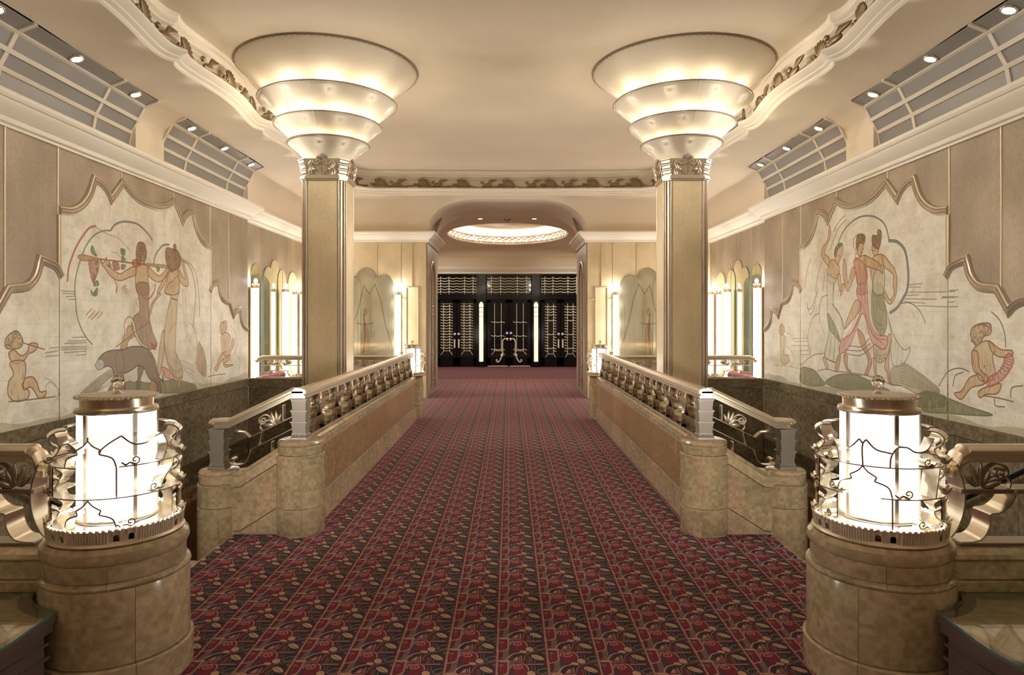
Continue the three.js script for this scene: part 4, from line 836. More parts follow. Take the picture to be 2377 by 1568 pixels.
// ------------------------------------------------------------------ murals
{
  const C = (pts, n) => smooth(pts.map(([x, y]) => [x, y, 0]), n).map((p) => [p.x, p.y]);
  const hl = [...C([[5.8, 2.42], [5.97, 2.44], [6.12, 2.515], [6.24, 2.64], [6.31, 2.785]], 12), ...C([[6.31, 2.785], [6.40, 2.765], [6.48, 2.71], [6.545, 2.63]], 8).slice(1), [6.755, 2.845], ...C([[6.755, 2.845], [6.91, 2.77], [7.1, 2.725], [7.265, 2.718]], 10).slice(1)];
  const centre = [...hl, ...hl.slice(0, -1).reverse().map(([x, y]) => [14.53 - x, y])];
  const right = [...C([[8.74, 1.86], [8.80, 1.93], [8.94, 1.965]], 6), ...C([[8.94, 1.965], [8.985, 1.85], [9.09, 1.75], [9.30, 1.71]], 10).slice(1), [9.44, 1.52], ...C([[9.44, 1.52], [9.53, 1.59], [9.66, 1.62]], 6).slice(1), ...C([[9.66, 1.62], [9.70, 1.48], [9.80, 1.38], [9.96, 1.32]], 10).slice(1)];
  const left = right.slice().reverse().map(([x, y]) => [14.53 - x, y]);
  const REED = [[-0.004, 0], [0, 0.02], [0.012, 0.026], [0.02, 0.017], [0.028, 0.026], [0.04, 0.03], [0.05, 0.018], [0.058, 0.024], [0.07, 0.02], [0.078, 0]];
  const info = [
    [['mural of a child in a tunic playing a flute, nearest on the left wall', 'mural of a fruit bearer, a dancer and a dark prowling panther under an arch', 'small mural of a kneeling child with a red accordion beside the left mirrors'],
      [left, centre, right]],
    [['mural of a seated child squeezing a red accordion, nearest on the right wall', 'mural of three dancing figures in green and red drapery', 'small faint mural of a flute player beside the right mirrors'], [left, centre, right]],
  ];
  for (const s of [0, 1]) info[s][1].forEach((path, k) => {
    const t = thing('mural_panel', info[s][0][k], 'mural', [s ? XW : -XW, 0.64, 0], s ? -Math.PI / 2 : Math.PI / 2, 'painted panels on the side walls');
    const P = s ? path.map(([x, y]) => [-x, y]).reverse() : path;
    const sh = shapeOf([...P, [P[P.length - 1][0] - 0.003, 0.642], [P[0][0] + 0.003, 0.642]]);
    obj('painted_panel', extr(sh, 0.012).translate(0, 0, 0), s ? mat.muralR : mat.muralL, t);
    obj('frame_moulding', sweepXY(P, REED).translate(0, 0, 0.002), mat.frame, t);
    const p0 = P[0], p1 = P[P.length - 1], lo = k === 1 ? 1.86 : 1.3;
    if (k === 1) for (const [x, y] of [p0, p1]) obj('side_moulding', b2(x - 0.02, x + 0.02, 1.86, y, 0, 0.02, 0.006), mat.bead, t);
    t.children.forEach((c) => { c.position.y = -0.64; });
  });
}
// ------------------------------------------------------------------ torchiere columns
function torchiere(label, at, lit, group) {
  const t = thing('torchiere_column', label, 'column', at, 0, 'torchiere columns'), H = 0.245, ch = 0.075, yb = at[1] < -1 ? 0 : 0, y0 = -at[1];
  const oct = (h, c) => [[-h, -h + c], [-h + c, -h], [h - c, -h], [h, -h + c], [h, h - c], [h - c, h], [-h + c, h], [-h, h - c]];
  const oe = (h, c, a, b) => extr(shapeOf(oct(h, c)), b - a).rotateX(-Math.PI / 2).translate(0, y0 + a, 0);
  obj('shaft', oe(H - 0.006, ch, -y0, 3.06), mat.bead, t);
  for (let k = 0; k < 4; k++) obj('shaft_panel', b2(-H + ch + 0.012, H - ch - 0.012, 0, y0 + 3.05, H - 0.01, H, 0.003).rotateY(k * Math.PI / 2), mat.vellumCol, t, { ou: k * 0.7 + at[0], ov: k * 0.4 });
  for (let k = 0; k < 4; k++) {
    const g = []; for (const [o, r] of [[-0.045, 0.008], [-0.022, 0.011], [0.022, 0.011], [0.045, 0.008]]) g.push(new THREE.CylinderGeometry(r, r, y0 + 3.04, 8).translate(o, (y0 + 3.04) / 2, 0));
    const c = H - ch / 2; obj('corner_moulding', merged(g).rotateY(Math.PI / 4).translate(c, 0, c).rotateY(k * Math.PI / 2), mat.frame, t);
  }
  obj('capital_band', [oe(H + 0.012, ch, 3.045, 3.06), oe(H + 0.02, ch, 3.06, 3.09), oe(H + 0.012, ch, 3.09, 3.1)], mat.capital, t);
  // capital bell: octagon flaring upwards
  const rows = [[H - 0.005, ch, 3.1], [H + 0.002, ch, 3.16], [H + 0.018, ch + 0.01, 3.22], [H + 0.034, ch + 0.012, 3.275], [0.001, 0.0003, 3.275]].map(([h, c, y]) => { const o = oct(h, c); o.push(o[0]); return o.map(([x, z]) => V(x, y0 + y, z)); });
  const cap = obj('capital', loft(rows, { crease: 0.5 }), mat.capital, t);
  for (let k = 0; k < 4; k++) {
    const g = [], z = H + 0.004, q = (f) => f;
    for (const s of [-1, 1]) {
      for (const [o, w] of [[0.135, 0.016], [0.112, 0.012]]) g.push(tube([[s * o, 3.105, z], [s * (o + 0.01), 3.14, z + 0.003], [s * (o - 0.012), 3.175, z + 0.008], [s * (o + 0.006), 3.21, z + 0.014], [s * (o - 0.02), 3.25, z + 0.024]], w * 0.7, 14, 6));
      g.push(ribbon(spiral(s * 0.03, 3.245, 0.028, 0.006, s > 0 ? Math.PI * 1.5 : -Math.PI / 2, s > 0 ? Math.PI * 1.5 + 7.5 : -Math.PI / 2 - 7.5).map((p) => p.setZ(z + 0.026)), V(0, 0, 1), 0.014, 0.008));
      g.push(tube([[s * 0.03, 3.217, z + 0.02], [s * 0.07, 3.215, z + 0.016], [s * 0.1, 3.235, z + 0.02]], 0.009, 8, 6));
      g.push(blob(s * 0.085, 3.16, z + 0.012, 0.016, 0.016, 0.012));
      for (let j = 0; j < 3; j++) g.push(b2(-0.006, 0.006, 0, 0.075 - j * 0.018, -0.006, 0.006).rotateZ(-s * 0.7).translate(s * 0.008, 3.112 + j * 0.034, z + 0.002 + j * 0.003));
    }
    const m = merged(g).translate(0, y0, 0).rotateY(k * Math.PI / 2); obj('capital_relief', m, mat.capital, cap);
    const sh = []; for (let j = -4; j <= 4; j++) sh.push(blob(0, 0.035, 0, 0.007, 0.038 - Math.abs(j) * 0.002, 0.008).rotateZ(-j * 0.26).translate(j * 0.003, 3.262, z + 0.03));
    obj('capital_shell', merged(sh).translate(0, y0, 0).rotateY(k * Math.PI / 2), mat.capitalDark, cap);
    const st = []; for (const [y, e] of [[3.115, 0], [3.17, 0.012], [3.225, 0.026]]) st.push(bx(0.1, 0.03, 0.03, 0, y + 0.02, 0.285 + e + 0.012, 0.003), bx(0.11, 0.008, 0.045, 0, y + 0.043, 0.287 + e + 0.012, 0.002));
    obj('capital_corner_steps', merged(st).translate(0, y0, 0).rotateY(Math.PI / 4 + k * Math.PI / 2), mat.capital, cap);
  }
  // four flaring bowls, each lit from the trough of the one below
  const tiers = [[0.25, 3.26, 0.455, 3.49, 1.6], [0.19, 3.34, 0.59, 3.70, 1.0], [0.26, 3.55, 0.76, 3.96, 1.0], [0.36, 3.78, 0.99, 4.325, 1.05]];
  tiers.forEach(([r0, ya, r1, yb2, e], k) => {
    const out = [], inn = []; for (let i = 0; i <= 14; i++) { const u = i / 14, r = r0 + (r1 - r0) * Math.pow(u, e), y = ya + (yb2 - ya) * u; out.push([r, y]); inn.unshift([r - 0.012, y + 0.004]); }
    const g = new THREE.LatheGeometry([...out, ...inn].map(([r, y]) => new THREE.Vector2(r, y)), 192);
    const p = g.attributes.position; for (let i = 0; i < p.count; i++) { const a = Math.atan2(p.getZ(i), p.getX(i)), u = cl((p.getY(i) - ya) / (yb2 - ya)), f = 1 + 0.0035 * u * u * Math.cos(a * 96); p.setX(i, p.getX(i) * f); p.setZ(i, p.getZ(i) * f); }
    g.computeVertexNormals();
    const bowl = obj('bowl', g.translate(0, y0, 0), mat.bowl, t);
    const rim = new THREE.TorusGeometry(r1, 0.009, 6, 288); const q = rim.attributes.position;
    for (let i = 0; i < q.count; i++) { const a = Math.atan2(q.getY(i), q.getX(i)), f = 1 + 0.006 * Math.cos(a * 96); q.setX(i, q.getX(i) * f); q.setY(i, q.getY(i) * f); }
    rim.computeVertexNormals();
    obj('rim', rim.rotateX(Math.PI / 2).translate(0, y0 + yb2, 0), mat.rim, bowl);
    if (k < 3) {
      const n = lit ? 9 : 3, yl = yb2 - 0.045, rl = r0 + (r1 - r0) * Math.pow((yl - ya) / (yb2 - ya), e) - 0.032;
      for (let j = 0; j < n; j++) {
        const a = (j + 0.25 + k * 0.3) / n * Math.PI * 2, pts = []; for (let i = -5; i <= 5; i++) { const b = a + i * 0.055 / n * 6; pts.push([rl * Math.cos(b), y0 + yl, rl * Math.sin(b)]); }
        obj('lamp_tube', tube(pts, 0.008, 12, 6), mat.bulb, bowl);
        light(new THREE.PointLight(WARM, (lit ? LAMP.torch : LAMP.torchFill) * [0.8, 1, 1.15][k]), at[0] + rl * Math.cos(a), yl, at[2] + rl * Math.sin(a), { radius: 2.2 });
      }
    }
  });
  return t;
}
M = false;
torchiere('tall gilt column with stacked glowing bowls, left of the carpet', [-2.0, -3.2, -7.6], true);
torchiere('tall gilt column with stacked glowing bowls, right of the carpet', [2.0, -3.2, -7.6], true);
torchiere('unseen torchiere column added behind the viewer for front light, left side', [-2.0, 0, 2.4], false);  // second pair added out of view to light the room from the front
torchiere('unseen torchiere column added behind the viewer for front light, right side', [2.0, 0, 2.4], false);

// ------------------------------------------------------------------ brass rails
const RAIL = [[-0.045, 0], [-0.045, 0.016], [-0.036, 0.02], [-0.036, 0.03], [-0.05, 0.036], [-0.05, 0.05], [-0.04, 0.062], [-0.02, 0.07], [0.02, 0.07], [0.04, 0.062], [0.05, 0.05], [0.05, 0.036], [0.036, 0.03], [0.036, 0.02], [0.045, 0.016], [0.045, 0]];
const leafG = (l, w, t) => new THREE.SphereGeometry(1, 8, 6).scale(w / 2, l / 2, t / 2).translate(0, l / 2, 0);
function sprig(k = 1) {                             // leaf spray with a spiral, root at the origin in the x-y plane
  const g = [];
  for (const [a, l, x] of [[-0.75, 0.075, -0.012], [-0.3, 0.1, -0.006], [0.02, 0.105, 0.004], [0.4, 0.08, 0.012]]) g.push(leafG(l, 0.026, 0.016).rotateZ(-a).translate(x, 0.005, 0));
  g.push(ribbon([...smooth([[0.005, 0.005], [0.02, 0.07], [0.06, 0.105], [0.1, 0.098]], 12), ...spiral(0.088, 0.068, 0.033, 0.006, 1.0, -8.4, 30)], V(0, 0, 1), 0.016, 0.007));
  g.push(leafG(0.085, 0.036, 0.02).rotateZ(-1.25).translate(0.015, 0.004, 0));
  g.push(ribbon(smooth([[0.01, 0.004], [0.045, 0.05], [0.1, 0.055], [0.13, 0.03], [0.125, 0.002]], 16), V(0, 0, 1), 0.014, 0.006));
  return merged(g).scale(k, k, 1.4);
}
const strapA = (h) => [...smooth([[0.0, h], [0.03, h * 0.72], [0.032, h * 0.45], [0.0, h * 0.18], [-0.045, 0.012], [-0.085, 0.006], [-0.115, 0.022]], 26), ...spiral(-0.092, 0.032, 0.026, 0.008, Math.PI * 1.12, -Math.PI * 0.9, 18)];
const strapB = (h) => [...smooth([[0.24, h * 0.68], [0.215, h * 0.5], [0.17, h * 0.39], [0.128, h * 0.37]], 12), ...smooth([[0.124, h * 0.36], [0.12, h * 0.22], [0.09, h * 0.06], [0.05, 0.006], [0.0, 0.004]], 14)];
// one bay in the x-y plane; skew lifts it along a slope
function railBay(w, h, depth, slope = 0, flip = 1, rich = true) {
  const straps = [], bars = [], sprigs = [], Z = V(0, 0, 1), sk = (p) => { const q = p.clone(); q.x *= flip; q.y += q.x * slope; return q; };
  const skg = (g) => { const p = g.attributes.position; for (let i = 0; i < p.count; i++) p.setY(i, p.getY(i) + p.getX(i) * slope); return g; };
  const rib = (pts) => straps.push(ribbon(pts.map(sk), Z, depth, 0.007));
  rib(strapB(h)); rib(strapB(h).map((p) => V(w - p.x, p.y, 0)));
  rib([V(w / 2, 0, 0), V(w / 2, h * 0.34, 0)]); rib([V(w * 0.5, h * 0.68, 0), V(w * 0.5, h, 0)]);
  bars.push(ribbon([V(-0.01, h * 0.68, 0), V(w + 0.01, h * 0.68, 0)].map(sk), Z, depth * 0.8, 0.01), ribbon([V(0.1, h * 0.36, 0), V(w - 0.1, h * 0.36, 0)].map(sk), Z, depth * 0.8, 0.008));
  if (rich) for (const [x, f] of [[w * 0.24, 1], [w * 0.76, -1]]) sprigs.push(skg(sprig(0.95).scale(f * flip, 1, 1).translate(x * flip, h * 0.68 + 0.004, 0)));
  return { straps, bars, sprigs };
}
function newel(parent, x, y, z, h = 0.31) {
  const g = [], tier = (y0, y1, a, b) => { const c = toCreasedNormals(clean(new THREE.CylinderGeometry(b * Math.SQRT2, a * Math.SQRT2, y1 - y0, 4, 3)), 0.4).rotateY(Math.PI / 4); const p = c.attributes.position; for (let i = 0; i < p.count; i++) { const u = p.getY(i) / (y1 - y0) + 0.5, k = 1 - 0.05 * Math.sin(Math.PI * u); p.setX(i, p.getX(i) * k); p.setZ(i, p.getZ(i) * k); } g.push(c.translate(0, (y0 + y1) / 2, 0)); };
  g.push(bx(0.12, 0.018, 0.12, 0, 0.009, 0, 0.004)); for (let k = 0; k < 8; k++) for (let s = 0; s < 4; s++) g.push(blob(-0.048 + k * 0.0137, 0.028, 0.05, 0.006, 0.012, 0.006, 0, 0, 6, 5).rotateY(s * Math.PI / 2));
  g.push(bx(0.098, 0.03, 0.098, 0, 0.03, 0));
  for (let k = 0; k < 3; k++) { const a = 0.045 + k * (h - 0.05) / 3, b = a + (h - 0.05) / 3; tier(a, b - 0.005, 0.047, 0.054); g.push(bx(0.118, 0.006, 0.118, 0, b - 0.002, 0)); }
  return obj('newel_post', merged(g).translate(x, y, z), mat.post, parent);
}
// rounded marble pedestal: courses of curved stones round a core
function course(t, name, prof, m, n, a0, o = {}) {   // prof: outer outline [r, y] from bottom to top
  for (let k = 0; k < n; k++) {
    const g = new THREE.LatheGeometry([[0.02, prof[0][1]], ...prof, [0.02, prof[prof.length - 1][1]]].map(([r, y]) => new THREE.Vector2(r, y)), Math.ceil(64 / n), a0 + k / n * Math.PI * 2 + 0.0025, Math.PI * 2 / n - 0.005);
    obj(name, toCreasedNormals(g, 0.6), m, t, { ou: (o.ou || 0) + k * 0.37, ov: (o.ov || 0) + k * 0.23 });
  }
}
function core(t, r, y0, y1) { obj('core', new THREE.CylinderGeometry(r, r, y1 - y0, 40).translate(0, (y0 + y1) / 2, 0), mat.marbleC, t); }
function pedestal(name, label, cat, at, r, top, bottom = 0, group) {
  const t = thing(name, label, cat, at, 0, 'marble pedestals of the balustrades'), y = (v) => v - at[1], j = 0.35;
  core(t, r - 0.03, y(bottom), y(top - 0.02));
  course(t, 'base_stone', [[r - 0.002, y(bottom)], [r, y(bottom) + 0.004], [r, y(0.184)], [r - 0.005, y(0.188)]], mat.marbleB, 4, j, { ou: at[0] });
  course(t, 'drum_stone', [[r - 0.005, y(0.190)], [r, y(0.194)], [r, y(top - 0.106)], [r - 0.006, y(top - 0.1)]], mat.marble, 4, j, { ou: at[0] * 3, ov: at[2] });
  course(t, 'band_stone', [[r - 0.013, y(top - 0.098)], [r - 0.01, y(top - 0.09)], [r - 0.01, y(top - 0.042)], [r - 0.014, y(top - 0.038)]], mat.marbleB, 4, j, { ou: at[0] * 5 });
  obj('cap_stone', lathe([[0.001, y(top - 0.036)], [r - 0.012, y(top - 0.036)], [r - 0.008, y(top - 0.022)], [r - 0.016, y(top - 0.008)], [r - 0.035, y(top)], [0.001, y(top)]], 56), mat.marble, t, { ov: at[0] });
  return t;
}
// ------------------------------------------------------------------ lantern lamps
function lantern(label, at, ry, k, cd, variant = 0) {
  const t = thing('lantern_lamp', label, 'lamp', at, ry, 'lanterns on the marble pedestals'), S = (g) => merged(g).scale(k, k, k), Y = V(0, 1, 0);
  obj('base_flange', S([lathe([[0.2, 0], [0.272, 0], [0.28, 0.008], [0.272, 0.018], [0.25, 0.02], [0.2, 0.02]], 72)]), mat.brass, t);
  const R = 0.262, seg = 30, w = 2 * Math.PI * R / seg, band = [];
  for (let i = 0; i < seg; i++) {
    const sh = shapeOf([[-w / 2, 0], [w / 2, 0], [w / 2, 0.055], [-w / 2, 0.055]]);
    if (i % 5 < 2) { const h = new THREE.Path(); h.moveTo(-0.011, 0.006); h.lineTo(0.011, 0.006); h.lineTo(0.011, 0.024); h.absarc(0, 0.024, 0.011, 0, Math.PI, false); h.closePath(); sh.holes.push(h); }
    const g = clean(extr(sh, 0.006)), p = g.attributes.position;
    for (let j = 0; j < p.count; j++) { const a = i / seg * Math.PI * 2 + p.getX(j) / R, rr = R + p.getZ(j) + p.getY(j) * 0.1; p.setXYZ(j, rr * Math.sin(a), p.getY(j) + 0.018, rr * Math.cos(a)); }
    g.computeVertexNormals(); band.push(g);
    if (i % 5 >= 2) for (const o of [-0.4, -0.2, 0, 0.2, 0.4]) { const s = Math.sin((i + o) / seg * 6.2832), c = Math.cos((i + o) / seg * 6.2832); band.push(bar([(R + 0.006) * s, 0.018, (R + 0.006) * c], [(R + 0.011) * s, 0.072, (R + 0.011) * c], 0.0055, 6)); }
    for (const o of [-0.25, 0.25]) band.push(bar([(R + 0.007) * Math.sin((i + o) / seg * 6.2832), 0.05, (R + 0.007) * Math.cos((i + o) / seg * 6.2832)], [(R + 0.012) * Math.sin((i + o) / seg * 6.2832), 0.074, (R + 0.012) * Math.cos((i + o) / seg * 6.2832)], 0.006, 5));
  }
  for (let i = 0; i < 72; i++) { const a = i / 72 * Math.PI * 2; band.push(blob(0.272 * Math.sin(a), 0.075, 0.272 * Math.cos(a), 0.009, 0.006, 0.009, 0, 0, 6, 5)); }
  obj('gallery', S(band), mat.gallery, t);
  obj('base_plate', S([lathe([[0.001, 0.06], [0.265, 0.06], [0.265, 0.072], [0.001, 0.072]], 64)]), mat.silver, t);
  obj('glass_diffuser', S([lathe([[0.001, 0.076], [0.158, 0.076], [0.16, 0.08], [0.16, 0.55], [0.001, 0.55]], 64, 0.5)]), mat.opal, t);
  const st = [ring(0.162, 0.007, 0.08, 64), ring(0.163, 0.008, 0.552, 64)]; for (let i = 0; i < 5; i++) { const a = (i + 0.35) / 5 * Math.PI * 2; st.push(bx(0.016, 0.48, 0.009, 0, 0.315, 0.163).rotateY(a)); }
  obj('glass_clips', S(st), mat.bronze, t);
  const cap = obj('cap', S([lathe([[0.168, 0.556], [0.168, 0.566], [0.148, 0.572], [0.15, 0.61], [0.165, 0.618], [0.16, 0.622], [0.001, 0.62]], 64, 0.5), ...Array.from({ length: 48 }, (_, i) => blob(0.163 * Math.sin(i / 48 * 6.2832), 0.617, 0.163 * Math.cos(i / 48 * 6.2832), 0.009, 0.006, 0.009, 0, 0, 6, 5))]), mat.brass, t);
  obj('cap_top', S([lathe([[0.001, 0.6225], [0.152, 0.6225], [0.152, 0.6255], [0.001, 0.6255]], 48)]), mat.cream, cap);
  obj('finial_stem', S([lathe([[0.001, 0.625], [0.026, 0.625], [0.02, 0.632], [0.009, 0.642], [0.014, 0.65], [0.001, 0.652]], 20)]), mat.silver, cap);
  const cr = clean(new THREE.IcosahedronGeometry(0.032, 1)).scale(0.85, 1, 0.85).translate(0, 0.678, 0); cr.computeVertexNormals();
  obj('finial_crystal', S([cr]), mat.crystal, cap);
  // cage of flat silver plates: two shelf rings, ogee tracery in front, scroll consoles at the sides
  const arcPlate = (r0, r1, y, a0, a1) => { const n = 40, rw = [[], [], [], []]; for (let i = 0; i <= n; i++) { const a = a0 + (a1 - a0) * i / n, s = Math.sin(a), c = Math.cos(a); rw[0].push(V(r0 * s, y, r0 * c)); rw[1].push(V(r1 * s, y, r1 * c)); rw[2].push(V(r1 * s, y + 0.005, r1 * c)); rw[3].push(V(r0 * s, y + 0.005, r0 * c)); } return merged([loft(rw, { close: true, crease: 0.5 }), fan(rw.map((r) => r[0])), fan(rw.map((r) => r[n]))]); };
  const D = Math.PI / 180;
  const shelves = variant ? [[0.2, 0.268, 0.205, -128, 62], [0.2, 0.268, 0.205, 84, 132], [0.205, 0.262, 0.335, 2, 132], [0.205, 0.262, 0.335, -132, -34]] : [[0.2, 0.268, 0.205, 2, 128], [0.2, 0.268, 0.205, -128, -30], [0.205, 0.262, 0.335, -132, 62], [0.205, 0.262, 0.335, 78, 132]];
  for (const [r0, r1, y, a0, a1] of shelves) obj('shelf_ring', S([arcPlate(r0, r1, y, a0 * D, a1 * D)]), mat.silver, t);
  const tr = [], cyl = (pts, n = 10, dep = 0.042) => { const q = smooth(pts.map(([a, y]) => V(0.236 * Math.sin(a * D), y, 0.236 * Math.cos(a * D))), n); tr.push(ribbon(q, (p) => V(p.x, 0, p.z), dep, 0.0065)); };
  const ogee = (c, y, w, h) => { for (const s of [-1, 1]) { cyl([[c + s * w, y], [c + s * w * 0.86, y + h * 0.34], [c + s * w * 0.4, y + h * 0.52]], 12); cyl([[c + s * w * 0.4, y + h * 0.52], [c + s * w * 0.47, y + h * 0.66]], 3); cyl([[c + s * w * 0.47, y + h * 0.66], [c + s * w * 0.18, y + h * 0.82], [c, y + h]], 8); } };
  const curl = (a, y, f) => { const sp = spiral(0, 0.015, 0.018, 0.004, -Math.PI / 2, f * 7 - Math.PI / 2, 22).map((p) => { const b = a * D + p.x / 0.236; return V(0.236 * Math.sin(b), y + p.y, 0.236 * Math.cos(b)); }); tr.push(ribbon(sp, (p) => V(p.x, 0, p.z), 0.042, 0.0055)); cyl([[a, y - 0.003], [a - f * 5, y + 0.006], [a - f * 8, y - 0.002], [a - f * 12, y + 0.01]], 8); };
  if (variant) {
    ogee(-24, 0.076, 24, 0.125); ogee(-24, 0.336, 24, 0.115); cyl([[0, 0.21], [0, 0.335]], 3); cyl([[-24, 0.45], [-24, 0.468]], 3);
    cyl([[-15, 0.405], [-6, 0.44], [4, 0.468]], 12); cyl([[4, 0.468], [14, 0.43], [26, 0.428], [36, 0.452], [44, 0.458]], 16); cyl([[44, 0.34], [50, 0.40], [44, 0.458]], 8); cyl([[-34, 0.41], [-44, 0.44], [-54, 0.43], [-60, 0.462]], 14);
    curl(12, 0.082, 1); curl(16, 0.345, 1); curl(34, 0.215, -1); cyl([[40, 0.22], [46, 0.27], [54, 0.30], [58, 0.335]], 10, 0.06); cyl([[58, 0.076], [58, 0.205]], 3);
  } else {
    ogee(-13, 0.21, 25, 0.125); cyl([[-38, 0.076], [-38, 0.205]], 3); cyl([[12, 0.076], [12, 0.205]], 3); cyl([[-13, 0.34], [-13, 0.43], [-10, 0.45]], 8); cyl([[-13, 0.43], [-16, 0.45]], 3);
    cyl([[-36, 0.34], [-38, 0.39], [-42, 0.425], [-50, 0.42]], 12); cyl([[-36, 0.40], [-26, 0.405], [-16, 0.45]], 10); cyl([[-10, 0.45], [-2, 0.412], [11, 0.398]], 10); cyl([[10, 0.34], [11, 0.385], [17, 0.425], [25, 0.425]], 12); cyl([[25, 0.425], [33, 0.405], [44, 0.412], [54, 0.46]], 14); cyl([[-50, 0.42], [-58, 0.43], [-64, 0.468]], 8);
    cyl([[52, 0.21], [58, 0.335]], 4, 0.07); curl(26, 0.215, 1); curl(-44, 0.215, -1); curl(46, 0.345, -1); curl(-48, 0.345, 1); curl(40, 0.084, -1); curl(-50, 0.084, 1);
  }
  for (const [a0, a1, y0, y1] of [[66, 92, 0.076, 0.203], [-96, -70, 0.076, 0.203], [88, 112, 0.21, 0.333], [-92, -66, 0.21, 0.333], [84, 106, 0.34, 0.46]]) { const o = [], n = []; for (let i = 0; i <= 12; i++) { const q = (a0 + (a1 - a0) * i / 12) * D; o.push(q); } obj('side_plate', S([loft([o.map((q) => V(0.262 * Math.sin(q), y0, 0.262 * Math.cos(q))), o.map((q) => V(0.262 * Math.sin(q), y1, 0.262 * Math.cos(q))), o.map((q) => V(0.257 * Math.sin(q), y1, 0.257 * Math.cos(q))), o.map((q) => V(0.257 * Math.sin(q), y0, 0.257 * Math.cos(q)))], { close: true, crease: 0.6 })]), mat.silver, t); }
  obj('tracery', S(tr), mat.silver, t);
  for (const a of [78, 116, -82, -120]) for (const [y0, h] of [[0.074, 0.13], [0.21, 0.125], [0.34, 0.14]]) {
    const pts = [...smooth([[0.20, y0 + h], [0.235, y0 + h * 0.98], [0.262, y0 + h * 0.82], [0.252, y0 + h * 0.6], [0.226, y0 + h * 0.45], [0.24, y0 + h * 0.25], [0.27, y0 + h * 0.1]], 22).map((p) => p), ...spiral(0.262, y0 + 0.022, 0.018, 0.005, 0, -6.5, 18)];
    obj('scroll_console', S([ribbon(pts, V(0, 0, 1), 0.085, 0.006).rotateY(-Math.PI / 2 + a * D)]), mat.silver, t);
  }
  light(new THREE.PointLight(new THREE.Color(1, 0.975, 0.94), cd), at[0], at[1] + 0.22 * k, at[2], { radius: 2.5 });
  return t;
}
